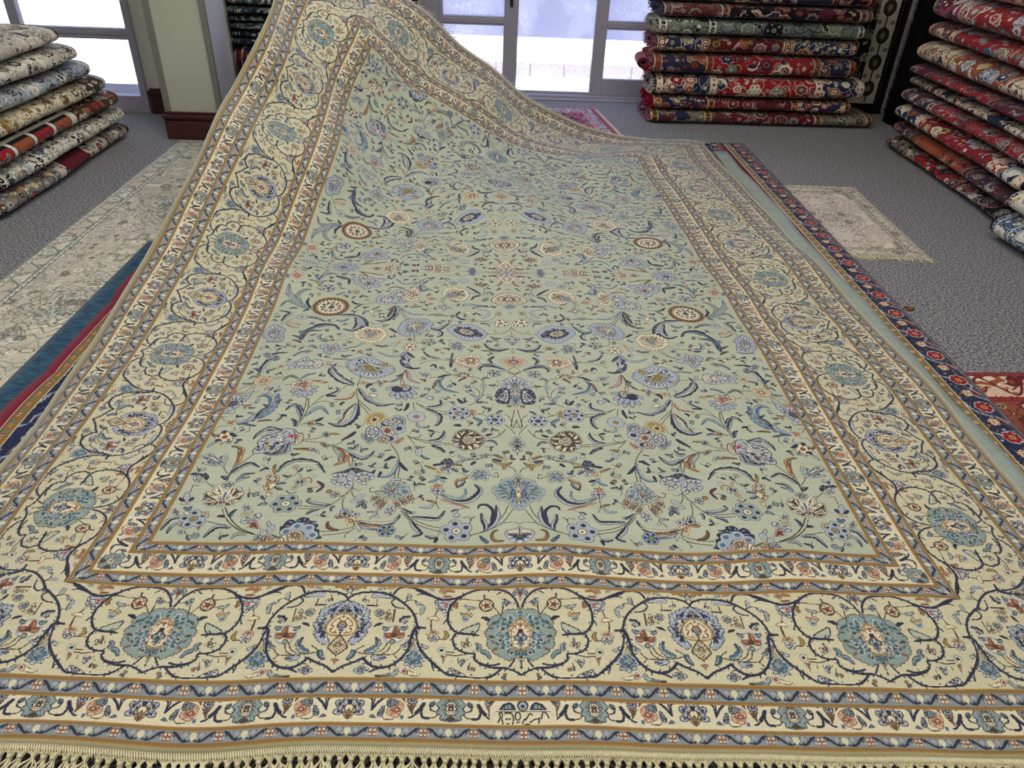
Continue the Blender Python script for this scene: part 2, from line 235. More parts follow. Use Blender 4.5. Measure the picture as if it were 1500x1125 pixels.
FIELD = """K b 1.7 147,6022;410,5518;778,5263;1127,5136
K b 1.7 261,6170;378,5802;679,5380;921,5201
K b 1.7 1848,5355;2182,5449;2535,5654;2772,5935
K b 1.7 1791,5226;2213,5356;2570,5594;2812,5907
K b 1.5 -333,5567;-80,5424;92,5540;389,5518
K b 1.5 1213,5437;1141,5606;1174,5751;1345,5727
K b 1.5 1147,5678;1046,5780
S 26 l n n 1 780,5297;601,5518;531,5839;547,6174
S 7 n n n 0 669,5589;623,5951;767,6178;943,6183;989,6054
S 15 l n n 1 799,5264;789,5451;866,5665;902,5884
GA n t 1.8 -47,7437;46,7422;135,7258;295,7207;432,7174;448,7006;647,6860;660,6670;565,6553;511,6362;334,6359;218,6207;126,6058;-72,5943
B 18 s l t -49,7288;132,7146;361,7116;575,6783;448,6437;222,6320;-70,6059
GA b t 1.4 -48,7363;42,7255;107,7033;58,6919;-55,6916
GA b r 1.2 -50,7233;15,7012;-54,6983
G n s 1.4 45,6844;193,6867;233,6698;276,6623;139,6545;202,6395;47,6393;29,6618
GA o i 1.6 -55,6916;45,6806;51,6581;-8,6448;-64,6429
D r i 1.2 79 -58,6728
GA b o 1.2 -63,6466;69,6393;1,6317;-67,6206
GA r i 1.2 -66,6298;-33,6261;-68,6187
GA n l 1.7 -80,5424;45,5320;295,5264;350,5147;266,4973;139,4838;16,4797;-86,4801
GA n n 1 -84,5064;83,5138;291,5116;144,5056;80,4948;-85,4923
G b i 1.2 13,5271;273,5231;292,5165;104,5153;1,5206
GA b o 1.2 -82,5257;1,5189;-85,5001
D b t 1.2 63 -81,5357
S 9 o r b 1 346,4909;553,4922;631,5049;607,5211;495,5285
S 12 s s n 1 705,4861;802,4956;915,5103
F n l 5 n i b 1455,5274;1822,5318
S 16 l n n 1 2541,5703;2208,5665;1905,5679;1771,5960
S 10 l l b 0 2723,5899;2562,5851;2452,5857
S 16 l n n 1 2548,5592;2455,5389;2272,5144;2449,5031
S 24 l n n 1 1911,6544;1553,6325;1221,6345;994,6603;961,6793;1098,6967
S 13 t t s 1 1870,6579;1631,6440;1428,6430;1306,6575;1325,6802
F n l 4 n R b 1995,6693;2165,6698
G r i 1.4 1871,6927;1974,6929;2100,7033;2131,6896;2201,6807;2050,6785;1940,6819
S 8 p o r 1 1916,6382;1660,6276;1178,6081
S 9 o o b 1 1986,6208;2107,6287;2244,6314
S 12 l t s 0 2049,6178;2190,6050;2391,6068
K b 1.4 1996,6494;2001,6245;1922,6027
G b t 1.6 736,7500;866,7540;1079,7564;1187,7436;1235,7288;1095,7098;961,7170;773,7091
G s s 1 812,7390;1047,7433;970,7320;1009,7190;828,7260
K b 1.4 728,7351;597,7273;516,7252;535,7438;602,7385
K b 1.4 1247,7288;1403,7365
S 13 o r b 1 1267,7251;1422,7160;1564,7070;1531,6827
S 12 l n n 1 1338,7122;1428,6955;1510,6845
G n l 2 1657,7739;1765,7889;1873,7778;2016,7555;1884,7406;1764,7368;1664,7553
G n i 1.4 1707,7776;1989,7518;1848,7517
S 12 n l n 1 1691,7590;1591,7515;1561,7440
S 8 o r b 1 1751,7739;1562,7738;1441,7699
S 8 n n n 0 1897,7778;2150,7705;2195,7686
S 8 o o b 1 2106,7518;2255,7593;2405,7669
G r o 1.4 1908,7406;2110,7555;2114,7370;1972,7351
S 14 t s s 1 2038,7315;2086,7113;2258,7007
S 10 t t s 0 2059,7296;1924,7111;1867,7000
S 8 n n n 0 1982,7222;1888,7203;1791,7165
S 14 o g b 1 672,7906;454,7788;287,7746;149,7890
S 12 o g b 0 361,7822;356,7674;352,7562
S 9 n n n 0 1098,7880;1165,7807;1231,7733
K b 1.7 -187,7432;-232,7615;-325,7686
K b 1.7 47,7477;120,7628;263,7708
K b 1.4 985,7970;1339,7921;1684,7776
K b 1.7 3066,7828;3035,7452;3034,7127
K b 1.7 3125,7906;3129,7454;3126,7128
S 18 l s s 1 3090,7829;3170,7418;3306,7240;3557,7211
S 10 n n n 1 3084,7790;2933,7562;2824,7449
S 9 n n n 0 3185,7985;3323,7950;3473,7839
S 7 n n n 0 3499,7426;3505,7317;3548,7228
G n l 1.5 2931,7054;2995,7179;3199,7148;3206,7042;3075,7092
G b t 2.4 2648,6663;2903,7018;3142,7076;3302,6923;3407,6721;3550,6626;3380,6554;3145,6348;2946,6371;2698,6527
B 8 l s t 2712,6630;3054,6951;3310,6685;3092,6444
G n o 1.4 2968,6674;3093,6831;3202,6648;3130,6545;3046,6592
G n s 1.2 2782,6805;2880,7017;2801,6945;2690,6803
G n s 1.2 3238,6956;3403,6840;3309,6820
G b p 2 2607,6523;2703,6562;2820,6432;2602,6151;2530,6281
G b p 2 2674,6190;2838,6399;2944,6355;2750,6096
G b p 2 2808,6035;2959,6306;3072,6312;2908,5963
G b p 2 3157,6284;3258,6353;3397,5977;3303,5941
G b p 2 3263,6386;3359,6422;3513,6139;3430,6041
G b p 2 3364,6455;3443,6523;3596,6365;3552,6235
G b p 2 3420,6522;3533,6526;3607,6430;3477,6459
G n l 1.5 2928,5948;3092,6151;3174,5965;3199,5841;3068,5707;2993,5795
K b 1.5 3462,6640;3618,6628;3676,6763;3579,6794
K b 1.6 2499,5554;2659,5764;2804,6003
S 11 l n n 1 2804,6003;2678,5895;2537,5833
K b 1.4 3376,5913;3366,5789;3460,5701;3507,5596
S 8 l l b 1 3387,5852;3490,5872;3608,5860
G b l 1.4 3279,5660;3355,5788;3394,5698;3329,5633
S 16 n i n 1 3868,5557;3418,5455;3050,5458;2876,5596;2815,5779
S 8 o r b 0 3759,5435;3516,5399;3096,5340
S 12 l l n 1 3704,5374;3494,5278;3250,5233
F n s 6 n g b 3065,5216;3278,5205
G o i 1.8 3744,5587;3984,5710;4086,5678;3976,5344;3918,5375;3859,5511
F n l 3 n R b 4126,5770;4294,5642
G n l 2 4008,5834;4158,5927;4236,5831;4206,5738;4086,5678;4012,5741
G n l 1.8 3759,5786;3861,5865;3964,5834;3919,5710;3805,5679
D n n 1 39 4108,5786
D n n 1 26 3854,5772
G R R 1 3984,5710;4107,5678;4074,5616;4009,5617
G b o 1 3939,5990;3993,5927;3943,5834
S 10 r o b 0 4101,5647;4194,5676;4294,5642
G n t 1.6 3639,5253;3732,5405;3847,5451;3730,5284;3662,5149
K b 1.6 3862,5527;3827,5345;3979,5253;4316,5151;4522,5139
K b 1.6 3794,5285;3898,5165;4092,5085;4450,5007
S 12 r b b 0 4135,5189;4335,5241;4425,5359;4435,5497
K b 1.4 3892,5135;3957,5044;3960,4955
K b 1.7 4264,7609;4294,7877;4297,8072
K b 1.7 4313,7611;4384,7844;4407,8078
S 16 r o r 1 4456,8081;4497,7812;4746,7637
G n n 2 3630,7504;3753,7399;3901,7442;4161,7566;4297,7536;4418,7431;4743,7302;4569,7256;4220,7384;3976,7335;3669,7323
G n l 2 3669,7323;3871,7404;4117,7342;4176,7164;3949,6943;3757,6902;3852,7044;3615,7142
G n l 2 4176,7164;4331,7353;4537,7327;4743,7302;4600,7185;4709,7047;4530,6861;4329,6888;4209,6746;4098,6880
G n t 1.6 4117,7342;4258,7459;4307,7351;4155,7056
K b 1.7 4114,6846;4091,6608;3985,6407
K b 1.7 4140,6744;4237,6544;4490,6149;4790,6014;5237,6040
K b 1.7 4239,6444;4249,6215;4186,5958
K b 1.7 4486,6133;4709,5950;4988,5926;5232,5938
K b 1.4 4104,6794;3973,6705;3865,6735
G n l 1.6 3760,6533;3877,6552;3975,6472;3889,6372;3788,6435
G n t 1.8 3664,6239;3773,6354;3916,6276;3875,6179;3758,6145;3658,6207
G n l 1.6 3899,6308;3998,6358;4101,6311;4018,6229;3907,6228
S 14 n s n 0 3764,6177;3702,6081;3652,5986
S 12 l n n 0 3831,6179;3853,6115;3893,6037
G n l 2 4398,6615;4485,6652;4607,6586;4559,6415;4457,6414;4388,6514
D b o 1 64 4653,6639
K b 1.5 4198,6577;4314,6479;4427,6481
S 8 n l n 0 4410,6085;4455,5987;4449,5859
S 15 l s b 1 4531,6133;4817,6130;5059,6214;5049,6352
S 10 l n n 1 4731,5949;4903,5846;4993,5727
F n t 6 n i b 5565,6109;5936,6079
S 10 R n n 1 5029,7026;4847,6839;4950,6595
S 18 t n n 1 6096,7339;5949,7667;5634,7839;5201,7740;4894,7348
K i 2.4 5143,7699;5435,7716;5717,7693
G b l 1.8 5279,7003;5449,7121;5585,7018;5489,6830;5307,6840
D n n 1 28 5392,6990
D n n 1 28 5488,6958
G b o 1.6 5499,6867;5586,6760;5569,6613;5418,6735
G b o 1.4 5421,7194;5546,7311;5440,7084
G b l 1.4 5090,7230;5230,7275;5245,7147;5118,7104
S 8 i o b 0 5392,7082;5236,7110;5153,6960
K n 2 5444,6573;5562,6504;5684,6617
G b o 2 5972,7148;6147,7267;6340,7201;6215,6936;6311,6792;6092,6523;5979,6926
G b i 1.5 5957,6850;6097,6931;6170,6786;6090,6671
G b l 1.4 6045,7077;6173,7194;6235,7086;6108,6969
S 12 n l n 1 6015,6890;5885,6921;5767,6916
S 12 n l n 1 6006,6778;5891,6699;5787,6658
S 8 o o b 1 6123,7266;6211,7492;6205,7640
G n n 1.2 4422,4889;4563,5045;4550,5168;4667,5221;4613,5348;4781,5432;4663,5470;4881,5490;4883,5586;5061,5610;5162,5507;5125,5444;5298,5533;5398,5430;5404,5300;5478,5264;5433,5107;5255,4994;4928,4851
F n l 7 s i b 5003,4982;5451,5169
G b i 1.6 4861,4993;5002,5136;5154,5156;5252,5056;5177,4787;4920,4822
K b 1.3 4922,4988;5072,5084;5202,5028
K b 1.3 4953,4910;5068,4992;5182,4953
K b 1.3 4948,4850;5068,4916;5182,4877
G n o 1.4 4723,4853;4805,4936;4935,4957;4920,4822
G b i 1.4 5255,4994;5366,5017;5384,4863;5269,4750;5197,4785
K n 1.6 5278,4779;5283,4869;5401,4923;5521,4977
G n l 1.5 5583,5259;5675,5354;5772,5254;5703,5095;5599,5099
G n l 1.8 5733,5126;5858,5187;5882,5059;5810,4966;5716,5000
G n l 1.8 5810,4966;5935,5027;5979,4901;5887,4810;5772,4843
G n l 1.6 5824,4812;5980,4840;6055,4749;5920,4719;5821,4736
G b g 2 5474,4887;5642,5034;5757,4998;5772,4843;5817,4721;5658,4742;5578,4821
G r r 1 5544,4914;5660,4955;5690,4846;5626,4773
K b 1.6 5316,4990;5413,4891;5571,5006
S 10 l l b 0 5698,5288;5770,5385;5811,5485
K b 3.2 5977,5026;6267,5127;6546,5305;6790,5558;7009,5923
K b 3.2 6030,5058;6401,5264;6747,5624;6965,5990
K i 1.2 6674,5482;6851,5666;6986,5921
K b 1.6 6716,5350;6956,5403;7204,5475
K b 1.4 6170,5029;6375,5004;6472,4914
S 10 l t b 0 6234,5030;6420,5070;6483,4915
S 16 l n n 1 6601,5275;6918,5299;7036,5146;7111,4946
S 9 n n n 1 6861,5633;6966,5675;7045,5648
S 12 s n n 1 6747,5624;6740,5797;6669,5916
G n l 2 6027,5726;6172,5766;6205,5593;6226,5525;6306,5632;6441,5638;6437,5433;6248,5390;6182,5455;6066,5503;6028,5588
G r R 1.8 6050,5452;6193,5490;6203,5322;6246,5257;6116,5254;5880,5187;5985,5318
G b o 1.5 6246,5857;6330,5772;6478,5816;6521,5678;6397,5706;6284,5700
G b l 1.5 6321,5950;6518,6140;6572,5964;6432,5813;6343,5879
S 10 s t n 0 5992,6080;6105,6120;6213,6034
G b t 2 7019,6898;7179,6959;7313,6874;7288,6729;7110,6684;6994,6751
G b b 1.6 6675,6588;6863,6635;6947,6822;7013,6461;7043,6282;7111,6214;7256,6367;7377,6517;7647,6568;7562,6140;7324,5982;7166,6111;6955,6025;6875,6055;6681,6223
G i r 2.4 6947,6822;7052,6717;7036,6462;6953,6421
G i r 2.4 7191,6579;7353,6786;7429,6735;7330,6515;7186,6363
G i r 2.2 7303,6370;7458,6486;7647,6568;7479,6416;7241,6259
G i b 2.2 6681,6570;6814,6486;6997,6279;6788,6338
G i b 2.2 6681,6223;6903,6273;7052,6175;6866,6162
G i b 2.2 7215,6186;7451,6273;7552,6174;7366,6161
G i b 2 6955,6025;7086,6141;7001,6028
G b l 1.5 6770,6703;6912,6783;6887,6636;6757,6592
G b l 1.5 7418,6771;7548,6812;7449,6593
G i s 2 7073,6573;7180,6615;7173,6326;7065,6211;7058,6391
G b R 1.5 7067,6283;7184,6291;7122,6179;7075,6176
G b t 1.5 7060,6068;7213,6115;7174,6006;7045,5961
K b 2 7232,6979;7221,7232;7160,7558;7169,7814
K b 2 7291,7018;7257,7197;7220,7523;7241,7889;7311,8188
K b 1.6 6867,8011;7012,7774;7123,7593
S 16 o r r 1 7159,7631;7191,7962;7199,8224
S 14 t n n 1 7227,7251;7064,7482;6857,7660;6589,7523
S 11 s t n 1 6995,6970;6888,7221;6624,7285
S 11 l t b 1 7007,6934;6865,7074;6722,7142
K b 1.5 7292,7235;7412,7383;7484,7530
G r o 1.2 7460,7529;7568,7568;7538,7477
G n t 2 7484,7530;7448,7711;7514,7988;7630,7899;7629,7679;7923,7980;8142,7914;8174,7732;7994,7835;7834,7648;8080,7601;7814,7521;7580,7532
G n l 1.2 7545,7860;7605,7824;7544,7640;7496,7712
S 7 i i n 0 7653,7680;7836,7794;7976,7853
S 14 n n n 0 7244,7016;7316,7091;7429,7149
K b 1.5 7476,6737;7595,6814;7727,6927
G n n 1.8 7695,7104;7833,7234;7886,7182;8071,7242;8204,7158;7978,7114;7824,7073;7716,6962
G n l 1.8 7752,6999;7908,7112;8073,7118;8032,6939;7866,6861;7761,6893
G o o 1 7733,6945;7901,7094;7821,6931
K b 1.3 7828,6753;7968,6760;7959,6513
G n l 2 7932,6407;8041,6517;8058,6379;8015,6204;7897,6127;7880,6265
G b o 1.5 7831,6192;7897,6127;8055,6069;7926,6026;7847,6055
S 9 n n n 0 7877,6195;7834,6262;7825,6331
S 9 n n n 0 7979,6167;8068,6224;8140,6297
S 11 s s n 0 7923,5958;7781,5880;7758,5998
F n l 5 n g b 7547,5556;7873,5567
G b o 1.5 7313,5860;7431,5783;7415,5679;7299,5669
G b i 1.6 7682,5736;7801,5813;7866,5751;7748,5674
G b r 1.5 7296,5367;7394,5277;7309,5172
G b t 1.6 7895,5652;8043,5864;8132,5921;8151,5771;8009,5661
S 14 l n n 1 7891,5586;8068,5533;8122,5342;8152,5152
S 12 l t n 1 7846,5417;7960,5264;7976,5043
G b s 1.6 7563,5068;7660,5173;7783,5153;7683,5016
G b o 1.4 7778,5411;7828,5318;7746,5278
GA n l 2.4 -42,12036;93,11910;229,11865;334,11712;581,11699;438,11560;567,11384;404,11402;267,11342;181,11184;132,10880;192,10637;82,10488;-77,10341
G n n 1.2 142,11233;321,11345;507,11252;624,10853;482,10649;617,10704;503,10505;214,10493;167,10685
G n l 1.4 236,11238;343,11192;361,10940;299,10690;382,10792;543,10849;484,10698;243,10590;199,10883
G n l 1.2 145,11807;253,11760;361,11687;249,11628
GA n s 1.6 -49,11743;58,11644;136,11491;49,11280;-60,11224
GA b i 1.4 -52,11612;26,11433;-60,11224
GA b o 1.2 -47,11849;19,11720;-51,11664
GA b o 1.2 -58,11326;75,11256;-63,11097
GA n t 1.2 -63,11071;96,11028;114,10682;56,10487;-76,10411
GA b r 1.4 -68,10822;6,10581;-73,10603
D b o 1.4 65 198,10397
GA o p 1.4 -78,10294;78,10299;75,10159;-81,10131
K b 1.7 38,10251;117,9754;159,9411
K b 1.7 -69,10109;13,9664;107,9326
K b 1.4 -218,9423;-92,9447;58,9388
K b 1.5 134,9411;169,9800;328,9984
S 7 o o b 0 -38,12226;-122,12221;-235,12106
S 6 o o b 0 -42,12063;129,12208;215,12267
K b 1.6 52,9079;156,9286;313,9500
F n l 6 n b b 612,9704;893,9714
S 12 l n n 1 560,9992;486,10081;386,10169
K b 1.5 837,9867;969,9918;1101,9970
K b 1.4 917,10145;948,10008;1101,9970
G b o 2 1132,10063;1298,10211;1448,10126;1483,9900;1321,9801;1195,9839
G r r 1 1259,10024;1340,10074;1306,9958
S 16 s s n 1 1218,9796;1110,9702;1002,9610;1091,9400
F n l 6 n o b 1644,9977;1994,9977
D b l 1.4 78 1577,9951
S 12 n l n 0 1553,10462;1511,10604;1498,10775
S 10 n n n 0 1553,10462;1644,10612;1706,10713
S 9 n n n 0 1503,10507;1405,10598
K b 1.6 1985,10022;2412,10118;2833,10352
K b 1.6 2000,9909;2425,10005;2892,10402
S 16 l n n 1 2557,10242;2298,10272;2153,10404;2205,10645
S 18 t n n 1 2572,10151;2289,9951;2140,9762;2186,9458;2277,9356
S 12 n n n 1 1545,9379;1650,9427;1761,9390
G b b 2 856,8745;916,8944;1154,9194;1437,9289;1676,9135;1795,8776;1621,8457;1466,8339;1174,8332;967,8517
G b i 2 916,8944;1164,8952;1209,8874;986,8867
G b i 2 1154,9194;1322,9079;1391,9001;1219,9034
G b i 2 1432,9227;1566,9008;1513,8965;1447,9084
G b i 2 1673,9094;1656,8891;1553,8847;1535,8926
G b i 2 1768,8755;1593,8730;1550,8807
G b i 2 881,8746;1150,8715;1096,8636
G b i 2 991,8517;1145,8637;1216,8601;1084,8443
G b i 2 1176,8351;1235,8524;1360,8566;1298,8373
G b i 2 1466,8339;1407,8529;1507,8570
G b l 2.4 1177,8755;1264,8956;1410,8921;1522,8767;1390,8645;1240,8601
G b o 1.4 1251,8757;1358,8879;1424,8763;1317,8642
G n l 1.6 1563,8650;1710,8655;1697,8498;1596,8457
K b 1.7 1702,8557;2117,8549;2570,8644;2965,8824
K b 1.7 1756,8617;2226,8652;2757,8753;2995,8867
S 18 l n n 1 2402,8678;2138,8749;2009,8946;2004,9151
S 14 n n n 1 2310,8515;2077,8391;1916,8233
K b 1.7 307,9290;472,9010;666,8896;862,8863
K b 1.4 477,9151;497,9010
S 9 n n n 0 868,8982;770,9019;673,9056
S 9 l n n 0 832,8744;659,8739;531,8581
G b t 1.8 -297,8791;-172,8993;-73,9035;74,8959;145,8803;262,8592;139,8531;110,8301;-83,8295;-155,8274;-177,8521;-298,8673
GA r t 1.2 -75,8915;-2,8799;14,8336;-83,8295
GA n g 1.6 -76,8816;-28,8759;-7,8526;-81,8409
GA n n 1 -78,8640;-43,8564;-80,8486
D b r 1 69 -86,8995
GA b r 1.2 -83,8295;-11,8259;-85,8144
D n l 1.3 48 -85,8087
G b g 1.4 242,7818;319,8007;394,8141;414,8010;313,7802
S 12 o r b 1 390,8010;538,8126;659,8149
G n l 1.6 683,8168;854,8210;1042,8140;1035,8009;868,8023;726,8057
S 12 n s n 0 410,7898;578,7941;675,7981
K b 1.5 1034,7990;1342,7959;1643,7851
S 10 l l n 0 1342,7959;1491,8036;1572,8151
K b 1.4 1387,7922;1494,7774
G n n 1.4 1693,7889;1775,8002;1915,7966;2039,7779;1680,7739
G b s 1.4 -113,12605;-4,12446;-118,12385;-230,12433
K b 1.6 -28,12610;189,12348;410,12251
S 20 l n n 1 274,12352;563,12533;960,12552;1091,12395;1026,12257
F n t 5 n r b 614,12128;822,12112
K b 1.4 817,12004;916,11797;956,11536
K b 1.6 938,11224;995,10822;1163,10537;1387,10357
K b 1.6 1062,10826;1064,11077;1214,11315
K b 1.4 707,10932;893,10917;1024,10874
S 14 n n l 1 1163,10537;977,10527;779,10517
S 15 s l s 1 1166,10585;1152,10781;1352,10966
G n l 1.4 1243,11342;1391,11505;1598,11359;1453,11250;1319,11269
G b t 1.4 873,11531;1010,11538;1052,11333;938,11224;862,11323
K b 1.6 959,11588;1082,11805;1309,11895
S 8 l n n 0 996,11748;891,11848;751,11814
G b o 1.8 1231,11971;1440,12166;1665,12173;1903,12021;1752,11885;1418,11873
G n l 1.4 1430,12032;1682,12041;1617,11933;1450,11927
S 9 b r b 0 1472,11848;1604,11775;1704,11648
K b 1.5 1905,12048;2056,12158;2179,12267
G b i 1.5 2133,12373;2266,12565;2365,12432;2241,12322
G n l 1.4 2331,12378;2450,12434;2594,12331;2430,12247
S 8 n n n 0 2422,12434;2497,12598;2613,12492
S 22 t s s 1 2144,11923;2303,11592;2189,11283;1957,11122;1679,11033
S 14 r b b 1 2292,11746;2408,11545;2457,11245
S 10 l l n 1 2403,11242;2278,11087;2354,11042
K b 1.4 2015,12025;2250,11874;2501,11881
G n l 1.4 2529,11882;2640,12120;2855,12048;2956,12182;2804,11865;2643,11911
G r r 1 2501,11881;2601,11910;2551,11831
S 8 n n n 0 2359,11851;2124,12001;1931,12022
S 8 n n n 0 1772,10864;1830,10916
K n 3 1900,12913;1945,12477
K n 3 1943,12914;1988,12478
G b p 1.4 1177,12837;1848,12968;1836,12528;1463,12463;1223,12673
K b 1.7 3319,11378;3411,11834;3330,12247
K b 1.7 3429,11383;3439,11835;3379,12196
S 16 r l r 0 3316,12246;3174,11723;2840,11484
S 12 b b b 0 3406,11988;3495,11837;3603,11816
G n n 1.6 3258,12950;3453,12902;3610,12799;3503,12467;3345,12353;3154,12400;3319,12567
G n l 1.4 3366,12899;3465,12792;3381,12408;3303,12459
S 9 n n n 0 3349,12380;3090,12344;2898,12392
P n l 7 s 412 3305,11280;3192,10464
G r i 2 3113,11272;3316,11354;3537,11192;3469,11092;3271,11035;3176,11128
G r R 1 3223,11276;3360,11282;3346,11184
K b 1.6 2972,10406;2897,10035
F n l 8 l o b 2818,9717;3103,9734
S 10 n n n 0 3099,10367;3120,10139;3184,9940
S 9 t l b 1 2771,9451;2723,9276;2469,9261;2455,9367
K b 1.5 2630,8933;2665,8811;2787,8796
K b 1.5 2934,8781;2752,8529
G b o 1.6 2445,8420;2619,8444;2747,8488;2740,8249;2629,8325
G n l 1.6 2526,8284;2677,8327;2706,8170;2589,8012;2532,8127
S 9 n l n 0 2551,8089;2417,7972;2295,7951
B 0 n l 3703,12105;3858,12377;4173,12556;4521,12743;4839,12600;5102,12345;5036,12022;4804,11698;4417,11551;4097,11611;3907,11804
B 26 n l i 3788,12109;4221,12505;4799,12542;5011,12179;4758,11746;4114,11713
G b g 2 4092,11916;4346,12245;4571,12392;4697,12160;4562,11890;4271,11823
K o 1.6 4177,11921;4393,12194;4584,12313
G b o 1.8 3814,12455;4009,12601;4125,12445;4069,12282;3878,12324
G r R 1 4030,12386;4164,12421;4112,12284
G b o 1.5 4768,11798;4907,11936;4976,11862;4842,11751
K b 1.5 5036,12022;5434,12045;5840,12093
S 14 t t n 1 5008,12447;5251,12517;5616,12483
G b g 1.6 5548,12051;5700,12353;5756,12222;5675,12111
G n l 2.6 5846,12120;5937,12391;6123,12452;6228,12296;6429,12650;6555,12466;6729,12366;7004,12218;6819,12055;6878,11849;6634,11995;6380,11881;6062,11841;5911,11912
B 10 i p l 5899,12229;6196,12401;6068,11867;5895,11964
B 10 l t o 6298,12352;6630,12310;6889,12214;6492,11990
G r o 1.4 7032,12219;7319,12229;7126,12144;7247,11969;7047,12063
K b 1.7 4627,11637;4634,11238;4652,11044
K b 1.4 4827,11247;4884,11398;4783,11444
S 20 n l n 1 4744,11096;5266,11518;5525,11945;5441,12205
S 18 l n n 1 4762,11048;5213,11264;5540,11634;5598,11896
K i 2 4853,11101;5273,11417;5490,11786
S 12 t s b 1 3439,11835;3569,11587;3736,11420
G b r 1.5 3736,11420;3937,11479;3937,11306
G b t 1.5 3945,11355;4163,11514;4006,11066;3940,11160
S 12 o i b 0 4102,11313;4241,11173;4387,11228
S 12 n n n 0 4222,11221;4342,11128;4380,10961
G b o 1.5 4396,11277;4570,11334;4593,11163;4447,11108
K b 2.2 4652,10900;4590,10567;4459,10150
K b 1.7 4528,10380;4292,10100;4095,9869
K b 1.7 4537,10288;4329,10011;4150,9738
S 22 n l n 1 4607,10946;4305,10465;3886,10176;3481,10272
K t 1.8 4490,10751;4153,10506;3844,10402
G b i 2.2 4003,10640;4163,10716;4285,10650;4100,10504
S 12 p r r 1 4679,10758;4803,10434;5205,10328
S 8 n n n 0 4899,10252;4986,10163;4972,10095
K b 1.4 4798,11098;4970,11008;5045,10842
S 28 l n n 1 4520,10197;4496,9793;4583,9446;4847,9239;5198,9333
S 20 n i n 1 4551,10220;4722,9887;4840,9453;4942,9327
G b t 1.6 4825,9625;5013,9543;4969,9456;4832,9539
P n l 5 n 328 3503,11142;3405,10475
G n t 2 3130,9648;3347,9726;3467,9666;3304,9265;3107,9126;3093,9383
G n t 2 3846,8738;4237,8965;4197,8754;3951,8495;3831,8654
F n l 4 n R b 3544,9020;4011,8829
G n l 3 3176,9431;3318,9526;3583,9584;3728,9372;3637,9281;3330,9266
G n i 2.4 3348,9053;3476,9231;3706,9241;3735,9114;3681,8941;3459,8804;3347,8883
G n l 3 3786,9116;4038,9255;4134,9088;4079,8790;3896,8740;3775,8903
G n i 2.4 3396,8718;3616,8854;3771,8735;3717,8566;3518,8558
D b R 1 63 3544,9020
G o g 3.4 3623,9673;3782,9858;4009,9822;4168,9695;4241,9392;4064,9256;3849,9334;3716,9459
G o i 1.5 3783,9549;3957,9665;4085,9517;4054,9342;3904,9358
D n n 1 52 3956,9512
G r p 2.4 3065,8829;3190,8668;3412,8512;3215,8504;3085,8622
K b 1.7 3369,8470;3191,8182;3066,7828
S 12 n n n 0 3349,8267;3514,8233
S 10 n n n 0 3287,8027;3365,7913;3461,7838
S 12 n n n 0 4397,9013;4515,8851;4724,8654
K b 1.6 4599,8771;4814,8496;5095,8430
S 14 l n n 0 4514,8361;4333,8312;4249,8509
K b 2.4 4262,7837;4415,8118;4655,8328;5004,8465;5188,8513
S 18 n l n 1 4424,8157;4091,7943;3911,8012;3780,8224
S 14 r r b 1 4792,8395;4588,8127;4521,7813
S 14 t l b 1 4920,8422;4678,8093;4639,7801
G b r 1.6 5004,8465;5207,8594;5283,8497;5135,8392;5018,8308
K b 1.5 5197,8553;5547,8567;5777,8594
G b s 2 5079,8913;5199,8999;5297,8879;5193,8754;5077,8790
S 7 o o b 0 5079,8913;4953,8908;4827,8904
K b 1.5 5253,8796;5380,8700;5617,8648;5792,8654
K b 1.3 5651,8689;5586,8727;5641,8848;5580,8807
G n i 2.8 5802,8893;5918,8855;6065,9039;6338,9024;6349,8785;6150,8507;5931,8424;5812,8439;5732,8612
G R R 1 5973,8777;6194,8861;6167,8663;5957,8619
S 24 l n n 1 6238,8743;6511,8827;6739,8752;6821,8521
S 24 n l n 1 6140,8468;6205,8164;6384,8018;6615,8062
S 12 l n n 1 6291,8943;6566,9028;6771,8951
G n t 1.6 6260,8548;6456,8630;6661,8479;6469,8322;6293,8395
B 8 l i s 6275,8510;6445,8591;6612,8478;6431,8360
G b g 1.6 6529,8362;6661,8479;6716,8328;6596,8249
G n l 3 6722,8519;6860,8483;6831,8216;6699,8101;6563,8135
G n l 1.8 5198,8083;5247,8241;5415,8327;5628,8297;5560,8217;5362,8208
S 10 b o b 0 5495,8253;5668,8260;5911,8250
K b 2 5929,10369;5876,9821;6015,9140
K b 2 5983,10370;5963,9647;6091,9142
K b 1.6 5534,10500;5726,10179;5845,9909
S 15 l n n 0 5481,10498;5287,10587;5138,10773;5250,10921
S 8 n n n 0 5481,10498;5320,10494;5160,10490
K b 1.5 5313,10216;5530,10243;5757,10088
S 18 s t s 1 5890,9559;5662,9906;5463,9947;5248,9678
S 18 n l n 1 5995,9779;6118,9959;6326,10055;6477,9833
S 12 n l n 1 5972,9474;6111,9825;6209,10007
S 12 n s n 0 6066,9141;6119,9350;6236,9457
G b o 2 5546,9298;5612,9468;5735,9343;5960,9222;5705,9217;5567,9173
S 11 n n n 0 5566,9382;5457,9465;5374,9550
S 11 l n n 0 5546,9298;5408,9253;5302,9230
P b l 7 l 410 6155,10856;6036,10372
G n i 1.8 5952,11145;6127,11304;6229,11156;6408,11214;6576,11121;6537,10870;6279,10811;6091,10707;5913,10750;6015,10949
K R 3 6017,11073;6191,11005;6130,10757
K R 3 6191,11005;6369,11062;6481,10967
G b s 1.5 6269,11208;6412,11341;6457,11191
S 12 s t n 0 6350,11313;6178,11510;5944,11576
S 12 t b b 0 6440,11342;6711,11533;6894,11286
S 9 o o b 0 5964,11196;5765,11163;5506,11102
G b o 1.4 5572,11031;5666,11208;5765,11163;5682,11035
K b 1.4 6583,11046;6777,11054
G n l 1.4 6894,10984;6970,11063;7011,10965;6929,10911
